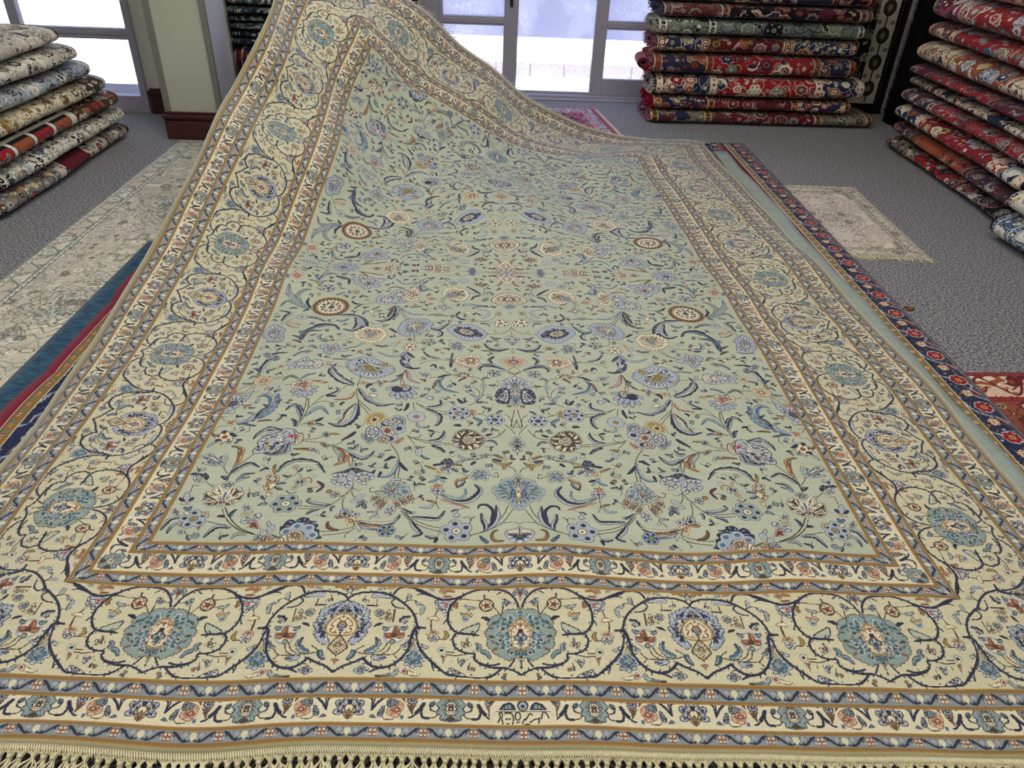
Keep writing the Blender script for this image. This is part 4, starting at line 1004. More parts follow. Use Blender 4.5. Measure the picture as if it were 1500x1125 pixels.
BORDER = """K n 3.4t 34,3084;116,3295;301,3485;548,3537;875,3534;1076,3465;1231,3349;1381,3186;1461,2954;1451,2724;1347,2543;1264,2480;1088,2448;835,2430
K n 3.2t 1264,2475;1329,2342;1306,2186;1230,2086;1092,2020;902,1997;893,1876;774,1788;586,1756;420,1788
K n 3.2t -52,1520;117,1626;304,1697;583,1712;811,1788
K n 2.6 126,1897;179,1799;231,1723
K n 4 1193,3384;1389,3293;1610,3269;1843,3351;2157,3489
K n 3.4t 396,1669;536,1540;679,1482;1119,1484;1398,1513;1560,1643;1748,1817;1922,2013
G n l 2 1048,1509;1242,1617;1377,1662;1391,1534;1119,1488
K i 1.6 716,1497;1010,1498
G n f 2.6 813,2721;947,2665;1172,2543;1207,2487;933,2452;834,2564
K n 2 938,2531;983,2470
BA 0 b t -26,2968;152,3003;251,2992;388,2901;524,2856;618,2743;602,2608;683,2474;611,2385;634,2274;590,2162;431,2007;316,1963;257,1893;110,1962;-41,1961
BA 60 d s t -27,2922;152,2957;445,2833;630,2563;552,2162;259,1941;-40,1983
B 6 b r b 541,2765;630,2563;593,2207;451,2029;563,2384
G t s 1.4 90,2786;171,2946;269,2900;246,2741;186,2673
GA o f 4.4 -28,2803;70,2774;195,2651;249,2472;244,2316;173,2183;39,2120;-37,2111
GA i i 1 -28,2762;69,2729;184,2606;219,2449;216,2327;136,2204;21,2159;-37,2148
K r 1.3 1,2740;40,2683;69,2717;98,2650;137,2662;155,2583;193,2561;181,2471;209,2427;178,2360;195,2293;137,2249
GA n n 1 -30,2586;38,2582;47,2515;-31,2503
D n n 1 65 63,2381
D t t 1 42 63,2381
GA n l 1.4 -31,2481;27,2470;34,2359;-33,2347
GA n t 1.6 -34,2292;63,2337;81,2293;12,2181;-36,2170
D n R 1 46 -33,2358
GA b r 1.4 -26,3095;54,3065;82,2957;-27,2922
D b l 1.3 47 -27,2871
GA b b 1 -38,2082;37,2071;72,1962;30,1810;-45,1788
D b R 1 38 -37,2126
GA b i 1.4 -38,2082;9,2060;6,1940;-41,1922
GA n d 1.6 -44,1809;7,1788;-10,1712;-48,1663
GA n t 2 -24,3565;119,3522;162,3402;-24,3395
D b R 1 61 -24,3420
GA b o 1.4 -25,3355;20,3331;-25,3236
D b i 1 150 695,3150
F b i 5 r r b 695,3150;825,3150
D b R 1 48 695,3143
G n t 1.8 155,3177;236,3228;287,3287;382,3294;354,3130;274,3119;245,3177
K b 2.2 354,3119;373,2946
K b 1.5 533,3096;429,2946;371,2878
K b 1.5 821,3260;983,3273;1146,3300;1269,3307
K b 1.5 872,3086;1011,3064;1070,2996
S 7 s s n 0 732,3306;747,3413
S 7 l l b 0 931,3075;1052,3088;1156,3147
G b o 1.8 962,2915;1056,2984;1102,2927;1227,2963;1166,2859;998,2853
G s s 1 1018,2853;1195,2855;1173,2768;1089,2740;1033,2790
D i r 1 24 1097,2863
S 7 n n n 0 616,2777;701,2834;791,2861
S 9 r o b 0 1281,3067;1326,3127;1293,3227
G n l 2 1426,3247;1750,3250;1752,3173;1717,3124;1730,3053;1674,2993;1585,3003;1569,2932;1490,2943;1451,3070
G R R 1 1435,3117;1525,3219;1580,3163;1544,3096
G r i 1.6 1523,3431;1574,3536;1657,3548;1701,3463;1602,3397
S 7 r o r 0 1550,3505;1447,3501;1363,3473
S 8 r p b 0 1413,3342;1514,3333;1597,3348
G r i 1.6 1628,2726;1679,2841;1768,2842;1888,2774;1797,2750;1718,2749
K b 1.6 1692,2970;1728,2842
K b 2.4 1785,2727;1776,2521
G r o 1.6 1588,2431;1670,2476;1725,2533;1806,2476;1862,2382;1738,2386
G n l 1.8 1601,2368;1817,2375;1806,2275;1704,2217;1611,2275
S 9 o g b 0 1517,2297;1449,2386;1499,2503
K b 1.4 1498,2297;1603,2297
G b o 1.6 950,2185;1034,2297;1072,2241;1179,2264;1124,2130;1028,2163
S 5 l l b 0 1035,2252;1062,2364
S 11 t s n 0 859,2063;809,2163;882,2252
S 12 s t n 0 793,2063;677,2030;585,1898
D t i 1.4 76 1533,2043
D n n 1 28 1533,2043
G b r 1 1441,1922;1546,1934;1488,1749
K b 1.5 1052,1987;1236,1943;1444,1955
K b 2 1299,2009;1432,2014
K b 1.4 1324,1878;1327,1813
G n l 1.6 1015,1877;1117,1866;1221,1882;1191,1757;1138,1692;1093,1811
G b t 1.2 1758,3521;1969,3559;1835,3470
K n 2 1484,2770;1534,2668
K n 2 483,3412;383,3484
K n 3.6 1701,3280;2028,3468;2244,3541;2414,3563;2549,3501;2622,3374
K n 2 1913,3362;2060,3394;2128,3360
G n s 1.6 2033,3085;2053,3171;2166,3182;2082,3074
G n t 1.6 1939,3058;2018,3133;2027,3036;2031,2988;2029,2841;1948,2927
G n t 1.6 2244,3353;2332,3397;2343,3189;2265,3241
K b 1.6 2105,3180;2222,3227;2377,3175
G r i 1.6 2593,3544;2653,3629;2817,3608;2818,3500;2693,3492
G n t 1.8 2835,3479;2890,3646;2961,3465
K n 3.6t 2048,2568;2116,2800;2255,3018;2462,3199;2690,3351;2946,3410;3272,3392;3459,3312;3581,3174
G n l 1.8 2552,3254;2858,3373;3044,3382;3062,3263;2839,3267
K n 2.4 2590,3242;2633,3155;2538,3039;2363,3009
K n 2.8 2913,3063;3127,3075
K b 1.6 2935,3213;2923,3063
B 0 n l 3562,3134;3460,3131;3374,3103;3193,3008;3063,2903;3097,2818;3053,2744;3059,2672;2995,2588;3079,2520;3050,2417;3117,2306;3196,2219;3308,2157;3296,2243;3236,2330;3208,2533;3265,2724;3400,2849;3564,2878
B 34 n n l 3533,3094;3186,2969;3063,2744;3064,2439;3269,2199;3228,2488;3355,2823
BA 0 n l 3724,3138;3562,3134;3449,3079;3365,2873;3664,2880
BA 12 n n i 3697,3111;3489,3080;3410,2899;3650,2905
GA o f 4 3647,2892;3525,2877;3394,2824;3275,2676;3228,2534;3251,2408;3375,2350;3556,2340
GA i i 1 3639,2855;3516,2839;3406,2788;3300,2653;3261,2534;3285,2431;3381,2381;3563,2376
K r 1.6 3597,2755;3483,2777;3364,2678;3325,2582;3379,2560;3325,2489;3351,2421;3462,2401
K r 1.6 3473,2728;3516,2657;3598,2671
GA b o 1.2 3647,2892;3505,2877;3537,2754;3614,2744
GA n t 1.6 3587,2623;3454,2550;3508,2436;3559,2403
GA n n 1 3564,2426;3520,2402;3523,2324;3550,2313
GA b i 3.6 3567,2347;3492,2312;3332,2083;3435,1981;3561,1902
BA 8 t g i 3533,2183;3420,2095;3566,1974
GA b o 1.4 3570,1851;3540,1891;3599,1903
GA r i 1.6 3562,1671;3548,1740;3447,1798;3537,1826;3613,1832
GA n l 1.8 3620,3390;3454,3427;3519,3582;3613,3633;3672,3572
D n n 1 29 3570,3444
S 10 o o b 0 3439,3454;3366,3548;3207,3527
S 13 s d n 0 3218,2028;3232,1905;3324,1795
D l i 1.4 216 2480,2378
S 17 r r r 0 2480,2344;2449,2456;2476,2571
S 17 r r r 0 2455,2366;2357,2355;2286,2399
S 17 r r r 0 2505,2378;2586,2345;2675,2395
D b b 1 50 2482,2355
S 14 l n n 1 2402,2663;2337,2756;2212,2821
S 9 l n n 1 2320,2639;2250,2696
S 9 t s n 0 2370,2513;2286,2535;2223,2569
S 10 s t n 0 2595,2526;2650,2503;2735,2550
G b o 1.8 2645,2980;2702,2919;2686,2785;2830,2740;2664,2713;2559,2665
G b t 1.8 2734,2896;2832,2997;2948,2925;2894,2789;2762,2823
G b s 1 2742,2884;2827,2861;2777,2799
K b 2.2 2544,2977;2545,2676
G n n 1 2716,2643;2848,2640;2925,2548;2800,2586
S 18 t s n 1 3018,1973;2857,2022;2768,2171;2828,2302
K b 1.6 2332,2048;2446,1928;2726,1912;2992,1931;3174,1996;3043,2110
K b 1.6 2505,2190;2570,1997;2673,1936
K b 1.6 2581,2191;2652,2041;2771,1958
K b 1.5 2356,1826;2445,1922
D b t 1.3 50 2498,2212
S 14 l l n 1 2870,1877;2714,1843;2584,1851
K n 4t 1909,2545;2046,2557;2114,2477;2145,2276;2179,2036;2299,1825;2465,1683;2642,1627;2815,1662;2921,1735;3014,1839
K n 3.4t 3014,1839;3183,1742;3389,1647;3573,1495
K n 3.4t 1526,1600;1713,1774;1865,1947;1997,2165;2050,2387;2045,2545
K n 2 1710,1752;1662,1581
K n 2 2368,1785;2387,1661
K n 2.4 2642,1627;2747,1590;2867,1533
G n t 1.8 2085,2477;2109,2342;2101,2166;2122,2036;2205,1951;2284,1783;2190,1781;2231,1678;2150,1697;2053,1601;1998,1673;1885,1660;1919,1777;1801,1807;1922,1948;2004,2122
B 14 s d t 1924,1819;2038,1970;2196,1887;2153,1718;1948,1714
G o g 1.6 2055,2320;2086,2166;2119,2014;2008,2035
D n i 1 23 2032,2488
G n t 1.6 1778,2088;1889,2143;1961,2187;1858,2045
G n t 1.6 2193,2276;2254,2167;2345,2113;2286,2058;2191,2123
G b R 1.4 2155,1597;2275,1633;2272,1535;2155,1470
G b i 1.4 1896,1528;1996,1516;2153,1583;2137,1469;1950,1453
S 12 l t b 1 2323,1608;2432,1469;2745,1446
G n t 1.6 2872,1613;3019,1657;3180,1572;3043,1480;2923,1535
G b r 1 3009,1707;3066,1659;3014,1627"""
GUARD = """G n l 2 1899,1019;1838,1051;1778,1010;1731,976;1753,903;1710,948;1628,951;1586,895;1632,807;1706,775;1614,764;1573,708;1600,649;1715,644;1732,716;1748,831;1826,842;1935,837
D n n 1 30 1852,927
D n n 1 22 1678,855
D n n 1 19 1674,707
D b i 1 81 1845,783
G b o 1.6 1995,675;1908,708;1856,794;1834,711;1735,701;1819,567;1940,561
D b R 1.2 35 1865,611
K n 3.4 1539,1019;1471,985;1443,900;1442,756
K n 4.4 1442,756;1378,858;1304,946;1204,1027
K n 2.4 1401,1008;1442,756
S 7 t t b 0 1353,1060;1242,1041
S 10 n n n 0 1539,1019;1489,1027;1458,985
G n t 1.8 1321,701;1266,818;1209,834;1213,733;1239,631;1316,614
G b s 1.4 1472,602;1417,662;1341,592
K b 1.8 1236,616;1169,566;1034,576
G r p 2 1149,806;943,931;878,868;870,796;902,723;964,592;1072,634;1167,676
K r 1.6 1071,822;1082,749
K r 1.8 1017,851;1019,736;929,723;931,766
G n t 1.8 1158,993;1070,965;948,939;1018,844;1162,806;1165,906
G s s 1 925,636;868,651;844,593;892,564
G r i 1.2 942,1046;863,983;827,911;887,939
G b r 1.8 813,885;638,887;697,768;689,653;748,754
G n l 2 800,1019;697,1049;593,1036;637,970;622,899;740,883;800,911
K n 2.4 730,1027;729,927
K n 2 662,1028;688,927
G b r 1.2 947,1053;849,1040;863,983
K n 7 505,885;549,798;630,697
K n 3.6 617,697;673,639;749,602
K n 4.4 527,827;539,712;507,618;394,597
G n n 1.2 577,1043;450,1037;511,986;563,993
K b 2 394,597;280,626;218,698
G n t 1.8 382,914;298,951;315,842;393,828
K n 2.8 378,856;370,770;287,734
BA 0 n t -52,1061;55,1068;143,1046;190,929;247,871;183,814;227,713;134,669;170,597;75,561
BA 16 n l t -43,1032;120,1031;215,842;191,698;82,583
GA b b 1.2 -49,1054;66,1031;56,973;-21,959
GA b i 1.2 -15,930;73,915;94,799;76,684;48,670
GA b b 1.6 -8,894;54,865;34,778;20,778
GA b b 1 45,655;113,569;75,561"""
RW, RL = 2.6, 3.9                      # the big rug
OA, OB, OC, OD, OM, OE, OG, OH, OK = .016, .046, .103, .138, .24, .359, .388, .447, .475
RES = .00125

def sample(cv, X, Y):
    i = np.clip(((X-cv.x0)/cv.res).astype(int), 0, cv.w-1); j = np.clip(((Y-cv.y0)/cv.res).astype(int), 0, cv.h-1)
    return cv.a[j, i]

def guard_tile(bg='e', out='b'):
    """Half a repeat of the narrow stripe: lattice at x = 0, ivory blossom at x = 1; y 0..1 across."""
    g = Cv(0, 0, .0442, .030, .0006, bg)
    for x in (.0036, ):
        for y in (.0108, .0192):
            g.disc(x, y, .0043, 'r'); g.disc(x, y, .0026, 'i')
    g.seg(cat([(.0090, .0235), (.0150, .0200), (.0200, .0150), (.0270, .0085), (.0340, .0078), (.0390, .0088)], 6), .0042, 'n')
    g.seg([(.0130, .0225), (.0125, .0160)], .0028, 'n'); g.seg([(.0300, .0080), (.0330, .0120)], .0026, 'n')
    g.disc(.0300, .0190, .0042, 'l'); g.disc(.0365, .0125, .0030, 't')
    g.seg(cat([(.0240, .0235), (.0320, .0240), (.0375, .0215)], 5), .0016, 'r')
    g.disc(.0442, .0170, .0062, 'c'); g.poly([(.0400, .0150), (.0442, .0070), (.0484, .0150)], 'c')
    g.disc(.0090, .0120, .0026, 'l')
    return g

def main_rug_map():
    W, L = RW, RL
    nx, ny = int(round(W/RES)), int(round(L/RES))
    x = (np.arange(nx)+.5)*RES; y = (np.arange(ny)+.5)*RES
    A = np.full((ny, nx), KI['x'], np.uint8)
    # field: one quarter, mirrored both ways
    q = Cv(-.02, OK, .825, 1.96, RES, 'f')
    draw(q, FIELD, 'f')
    rg = random.Random(3)
    inside = lambda x, y: x > .012 and y < 1.945
    fill_gaps(q, 'f', rg, 1500, .030, 1, inside); fill_gaps(q, 'f', rg, 3000, .021, 1, inside); fill_gaps(q, 'f', rg, 6000, .014, 1, inside)
    X, Y = np.meshgrid(x, y)
    Xf, Yf = np.abs(X-W/2), np.minimum(Y, L-Y)
    F = sample(q, Xf, Yf)
    dx, dy = np.minimum(X, W-X), np.minimum(Y, L-Y)
    d = np.minimum(dx, dy); horiz = dy <= dx
    A = np.where(d > OK, F, A)
    # position along the side, measured from its middle
    along = np.where(horiz, np.abs(X-W/2), np.abs(Y-L/2))
    # main border
    m = Cv(0, OD, .3533, OE, .001, 'y'); draw(m, BORDER, 'm', (0.0, .3533)); fill_gaps(m, 'y', random.Random(5), 1500, .011, .9)
    su, sv = (W-2*OM)/6, (L-2*OM)/10
    r5 = random.Random(12)                      # mottled leaves of the teal medallion
    for k in range(64):
        t = r5.uniform(-PI/2, PI/2); rr_ = r5.uniform(.55, 1.0)
        x0_, y0_ = .0475*rr_*math.cos(t), .2475+.0495*rr_*math.sin(t)
        if (x0_/.0245)**2+((y0_-.2475)/.044)**2 < 1: continue
        u_ = np.array([math.cos(t), math.sin(t)]); v_ = np.array([-u_[1], u_[0]]); q_ = np.array([x0_, y0_]); l_ = .0052
        P_ = [q_-u_*l_, q_-u_*l_*.3+v_*l_*.8, q_+u_*l_*.4+v_*l_*.5, q_+u_*l_, q_+u_*l_*.3-v_*l_*.6, q_-u_*l_*.4-v_*l_*.7]
        m.poly(grow(P_, .0010), 'V' if k % 2 else 't'); m.poly(P_, ('d', 's', 'd', 'b', 'd', 'v')[k % 6])
    ph = np.where(horiz, along/su, along/sv) % 2.0
    ph = np.where(ph > 1, 2-ph, ph)
    ph = np.where(horiz, ph, ph)
    B = sample(m, ph*.3533, d)
    A = np.where((d > OD) & (d <= OE), B, A)
    # two minor borders
    g = Cv(-.02, .046, .1855, .103, .0008, 'c'); draw(g, GUARD, 'n', (0.0, .1853))
    def minor(o0, o1, fan_mid, flip):
        if not flip:
            h = np.where(horiz, np.abs(along-.13)/((W/2-.075-.13)/6), (along)/((L/2-.075)/11))
            h = np.where(horiz & (Y > L/2), along/((W/2-.075)/7)+1, h)
            h = np.where(horiz, h, h+1)
        else:
            h = np.where(horiz, along/((W/2-.4175)/5), along/((L/2-.4175)/9))+1
        h = h % 2.0; h = np.where(h > 1, 2-h, h)
        t = (d-o0)/(o1-o0)
        return sample(g, h*.1853, .046+t*.057)
    M1 = minor(OB, OC, 0, False); A = np.where((d > OB) & (d <= OC), M1, A)
    M2 = minor(OG, OH, 0, True); A = np.where((d > OG) & (d <= OH), M2, A)
    # four narrow guard stripes
    gt = guard_tile()
    for o0, o1 in ((OA, OB), (OC, OD), (OE, OG), (OH, OK)):
        h = np.where(horiz, along/(su/8), along/(sv/8)) % 2.0; h = np.where(h > 1, 2-h, h)
        t = (d-o0)/(o1-o0)
        G = sample(gt, h*.0442, t*.030)
        A = np.where((d > o0) & (d <= o1), G, A)
        for e in (o0, o1):
            A = np.where(np.abs(d-e) < .0037, KI['u'], A)
            s_ = 1 if e == o0 else -1
            A = np.where(np.abs(d-e+s_*.0032) < .0012, KI['o'], A)
    # selvedge and plain ends
    A = np.where(d <= OA-.006, KI['x'], A)
    # signature panel, middle of the near minor border
    c = Cv(W/2-.060, OB+.004, W/2+.060, OC-.004, RES, 'c')
    w0 = W/2
    c.seg([(w0-.048, .077), (w0+.048, .077)], .0016, 'b')
    for s_ in (-1, 1):
        c.poly([(w0+s_*.012, .080), (w0+s_*.016, .091), (w0+s_*.024, .097), (w0+s_*.036, .092), (w0+s_*.044, .080)], 'n')
        c.poly([(w0+s_*.017, .082), (w0+s_*.022, .092), (w0+s_*.030, .090), (w0+s_*.038, .083)], 't')
        for k in range(3): c.seg([(w0+s_*(.019+.007*k), .080), (w0+s_*(.021+.006*k), .089)], .0013, 'n')
        c.seg([(w0+s_*.049, .078), (w0+s_*.055, .064), (w0+s_*.059, .054)], .0018, 'p')
        c.poly([(w0+s_*.050, .099), (w0+s_*.060, .099), (w0+s_*.060, .086)], 'b')
    c.disc(w0, .089, .010, 'n', .012); c.disc(w0, .088, .0075, 'l', .009); c.disc(w0, .088, .0034, 'n'); c.disc(w0, .081, .005, 'g', .0025)
    sig = [[(-.082,.055),(-.074,.066),(-.078,.073),(-.071,.075),(-.067,.069),(-.070,.062),(-.065,.052)],
           [(-.060,.073),(-.056,.076),(-.052,.073),(-.048,.076),(-.044,.073),(-.040,.076),(-.036,.072),(-.032,.064),(-.034,.052)],
           [(-.056,.061),(-.050,.063)],[(-.046,.061),(-.041,.063)],[(-.053,.052),(-.047,.053)],
           [(-.022,.075),(-.012,.074),(-.008,.068),(-.013,.061),(-.021,.060),(-.026,.067),(-.022,.075)],[(-.020,.055),(-.012,.056)],
           [(-.002,.052),(.002,.060),(.012,.064),(.018,.070),(.026,.073),(.030,.070)],[(.008,.060),(.014,.066)],[(.006,.051),(.020,.051)],
           [(.022,.055),(.034,.060),(.046,.062),(.052,.060),(.050,.053)],
           [(.052,.064),(.060,.063),(.062,.070),(.068,.076),(.078,.072),(.084,.063)]]
    for P in sig: c.seg(cat([(w0+a*.55, b) for a, b in P], 5), .0023, 'k')
    mk = (np.abs(X-w0) < .060) & (Y > OB+.004) & (Y < OC-.004)
    A = np.where(mk, sample(c, X, Y), A)
    return A

NETS = """-90 -278 -326 -295 -27 -41 -204 230 303 -249 454 122 -216 668 -88 -181 903 -275 -231 1104 149 -213 1346 -75 -241 1578 -11 -174 1748 306 -233 2083 94 -164 2414 161 -103 2340 527 -95 2648 552 24 2688
839 408 2798 1099 147 3061 1111 24 3416 992 396 3323 1460 374 3920 891 -42 -257 122 -6 -31 32 -14 191 -46 0 423 -1 13 655 25 12 879 99 22 1110 18 24 1333 119 39 1551 158 19 1797 114 74 1969 298 104
2157 389 179 2353 522 155 2608 524 288 2714 717 221 2967 749 266 3162 867 306 3369 947 302 3596 1052 513 3649 1252 252 -259 63 216 -30 -20 229 205 83 235 428 35 240 650 43 255 881 -8 257 1103 72 252
1333 -2 252 1560 55 262 1779 84 261 2019 118 306 2216 223 370 2380 374 318 2641 341 422 2798 539 423 3014 613 478 3193 752 509 3397 850 482 3637 857 641 3757 1151 416 -255 114 469 -28 64 451 193 -8
479 426 34 477 651 11 490 877 39 494 1106 -23 493 1332 35 490 1562 1 500 1784 100 491 2016 3 504 2238 105 568 2415 245 612 2624 345 555 2870 340 586 3069 466 723 3190 642 692 3428 713 745 3626 827 681
3884 827 682 -279 -34 698 -46 8 690 184 22 709 414 39 716 644 17 726 873 13 727 1100 91 728 1328 18 730 1555 19 728 1785 16 731 2010 12 731 2244 4 727 2471 70 724 2695 116 738 2910 202 773 3108 315
808 3305 429 868 3491 559 964 3631 726 938 3892 789 919 -267 86 936 -38 39 927 188 24 947 416 49 952 641 8 961 869 36 964 1097 8 966 1324 20 966 1553 23 967 1782 19 965 2013 45 969 2238 20 971 2473 -7
965 2696 54 957 2925 98 967 3146 188 1047 3301 355 1041 3541 397 1082 3734 529 1158 3898 655 1155 -272 103 1170 -50 3 1170 180 23 1182 408 25 1190 636 19 1197 864 19 1200 1091 25 1203 1319 21 1203
1546 20 1202 1774 20 1200 2001 14 1203 2235 14 1195 2454 97 1198 2684 138 1199 2912 94 1195 3145 102 1213 3358 204 1293 3527 356 1290 3757 402 1361 3932 573 1402 -288 -59 1405 -51 59 1411 176 -2 1420
405 76 1427 630 0 1433 858 35 1438 1086 16 1440 1313 18 1440 1542 29 1438 1768 19 1436 1999 10 1436 2223 85 1437 2455 93 1432 2687 73 1424 2914 34 1420 3146 38 1424 3370 90 1417 3606 129 1467 3797 267
1494 4012 316 1631 -275 280 1642 -64 -50 1651 167 63 1656 394 -21 1664 624 37 1670 852 12 1675 1081 24 1678 1310 24 1676 1539 11 1675 1769 29 1671 1997 23 1669 2227 12 1663 2456 15 1660 2685 16 1659
2916 11 1657 3147 -2 1649 3375 51 1656 3603 77 1668 3830 127 1764 3954 378 1883 -309 -30 1875 -70 40 1895 156 9 1892 387 70 1902 615 7 1905 846 26 1913 1073 20 1915 1303 14 1914 1533 34 1911 1762 13
1907 1993 19 1902 2223 21 1901 2454 23 1898 2685 23 1894 2914 22 1890 3141 114 1881 3372 35 1878 3603 -16 1890 3837 51 1930 4002 188 2135 -294 307 2108 -79 -50 2136 146 59 2125 384 12 2139 610 16 2143
838 32 2150 1070 13 2156 1299 39 2147 1529 17 2152 1759 30 2136 1989 18 2140 2220 32 2135 2452 19 2134 2682 14 2127 2915 27 2126 3148 -38 2101 3380 74 2114 3608 43 2141 3835 -26 2102 4063 238 2332
-324 -122 2357 -88 55 2361 144 4 2370 366 46 2379 594 20 2374 828 18 2393 1050 17 2393 1281 14 2384 1512 10 2388 1746 22 2380 1981 9 2369 2216 3 2373 2448 26 2370 2682 38 2363 2913 32 2361 3144 73
2342 3374 53 2341 3604 15 2378 3829 58 2351 4064 -180 2594 -314 124 2587 -95 -6 2601 130 27 2604 367 1 2613 597 35 2614 826 14 2627 1063 37 2627 1292 16 2624 1525 56 2620 1757 -4 2616 1984 75 2613
2219 98 2606 2449 5 2607 2678 8 2599 2909 14 2594 3135 -40 2573 3365 -40 2595 3594 34 2615 3823 -66 2642 4078 446 2770 -371 -90 2837 -107 51 2829 138 37 2845 346 58 2851 584 -17 2847 817 14 2863 1027
57 2868 1287 48 2850 1515 -120 2864 1746 106 2853 2002 -88 2797 2212 -288 2860 2445 67 2835 2694 74 2840 2921 28 2826 3175 243 2768 3378 310 2864 3554 -58 2495 3839 1069 4325 2685 -4573"""
WORLD = 1.8
LAMPS = ((.2, .1, 30), (2.4, .1, 26), (.6, 2.6, 20), (2.2, 2.6, 17))  # rear pair is fill, added to brighten the rug's far end
EXPO = 0.02
# ------------------------------------------------------------------ patterns of the other rugs
def motif(cv, x, y, R, rng, cols, o):
    a = rng.uniform(0, 2*PI); u = np.array([math.cos(a), math.sin(a)]); c = np.array([x, y]); k = rng.random(); col = rng.choice(cols); o = rng.choice((o, o, 'i', 'q')); ow = max(.0022, R*.09)
    if k < .35: flower(cv, c, c+u*R, rng.choice((5, 6, 8)), o, col, rng.choice(cols), rng.choice(cols), ow)
    elif k < .75:
        n = 14; pts = []
        for i in range(n):
            t = 2*PI*i/n; r = R*(1 if i % 2 else .74); pts.append(c+np.array([math.cos(t), math.sin(t)*.8])*r)
        q = chaik(pts); cv.poly(grow(q, ow), o); cv.poly(q, col); cv.poly(c+(q-c)*.62, rng.choice(cols)); cv.poly(c+(q-c)*.36, o); cv.poly(c+(q-c)*.2, rng.choice(cols))
    else:
        v = np.array([-u[1], u[0]]); leaf(cv, [c-u*R, c+v*R*.5, c+u*R*.9-v*R*.2], R*.75, col, rng.choice(cols), o, True, ow*.8)

def scatter(cv, bg, rng, R0, cols, o, fillr, sc=1.0):
    W, H = cv.w*cv.res, cv.h*cv.res
    for _ in range(int(W*H/(R0*R0)*.22)):
        x = cv.x0+rng.uniform(0, W); y = cv.y0+rng.uniform(0, H)
        a = rng.uniform(0, 2*PI); p = [np.array([x, y])]
        for k in range(5): a += rng.uniform(.2, .8)*rng.choice((1, 1, -1)); p.append(p[-1]+np.array([math.cos(a), math.sin(a)])*R0*.9)
        cv.seg(cat(p, 5), max(.0022, R0*.08), o)
    n = int(W*H/(R0*R0)*.30)
    for _ in range(n): motif(cv, cv.x0+rng.uniform(0, W), cv.y0+rng.uniform(0, H), R0*rng.uniform(.6, 1.25), rng, cols, o)
    r = int(fillr/cv.res)
    for _ in range(int(n*10)):
        i = rng.randrange(r+1, max(r+2, cv.w-r-1)); j = rng.randrange(r+1, max(r+2, cv.h-r-1))
        if (cv.a[j-r:j+r+1, i-r:i+r+1] == KI[bg]).mean() > .95:
            motif(cv, cv.x0+i*cv.res, cv.y0+j*cv.res, fillr*1.0, rng, cols, o)

def band_map(L, H, res, seed, ground, cols, o, bground, bcols, bo, guard='o', b0=.26, b1=.26, R0=.045, fill=.016, patch=None):
    """Rug seen as a roll: wide borders at both ends (x), field between them."""
    rng = random.Random(seed)
    cv = Cv(0, 0, L, H, res, ground); scatter(cv, ground, rng, R0, cols, o, fill)
    if patch:
        xa, xb, pc = patch
        p = Cv(0, 0, xb-xa, H, res, pc); i0 = int(xa/res); w = min(p.w, cv.w-i0)
        wob = (np.sin(np.arange(p.h)*res*60)*.012/res).astype(int)
        for j in range(min(p.h, cv.h)):
            s_ = max(0, i0+wob[j]); cv.a[j, s_:s_+w] = np.where(rng.random() < 2, p.a[j, :w][:cv.a[j, s_:s_+w].size], 0)
    for xa, xb, sg in ((0, b0, 1), (L-b1, L, -1)):
        if xb-xa < .02: continue
        b = Cv(xa, 0, xb, H, res, bground); scatter(b, bground, rng, R0*.95, bcols, bo, fill)
        i0 = int(round(xa/res)); w = min(b.w, cv.w-i0); cv.a[:, i0:i0+w] = b.a[:cv.h, :w]
        edges = (.018, .058) if sg > 0 else (-.018, -.058)
        base = xa if sg > 0 else xb; inner = xb if sg > 0 else xa
        for gx in (base+sg*.03, inner-sg*.03):
            g = Cv(gx-.024, 0, gx+.024, H, res, guard)
            y = .01
            while y < H:
                g.disc(gx, y, .013, bo); g.disc(gx, y, .009, rng.choice(bcols)); g.disc(gx, y, .004, ground); y += .036
                g.seg([(gx-.014, y-.018), (gx+.014, y-.012)], .004, bo)
            g.seg([(gx-.022, 0), (gx-.022, H)], .005, 'i'); g.seg([(gx+.022, 0), (gx+.022, H)], .005, 'i')
            i0 = max(0, int(round((gx-.024)/res))); w = min(g.w, cv.w-i0)
            if w > 0: cv.a[:, i0:i0+w] = g.a[:cv.h, :w]
    return cv.a

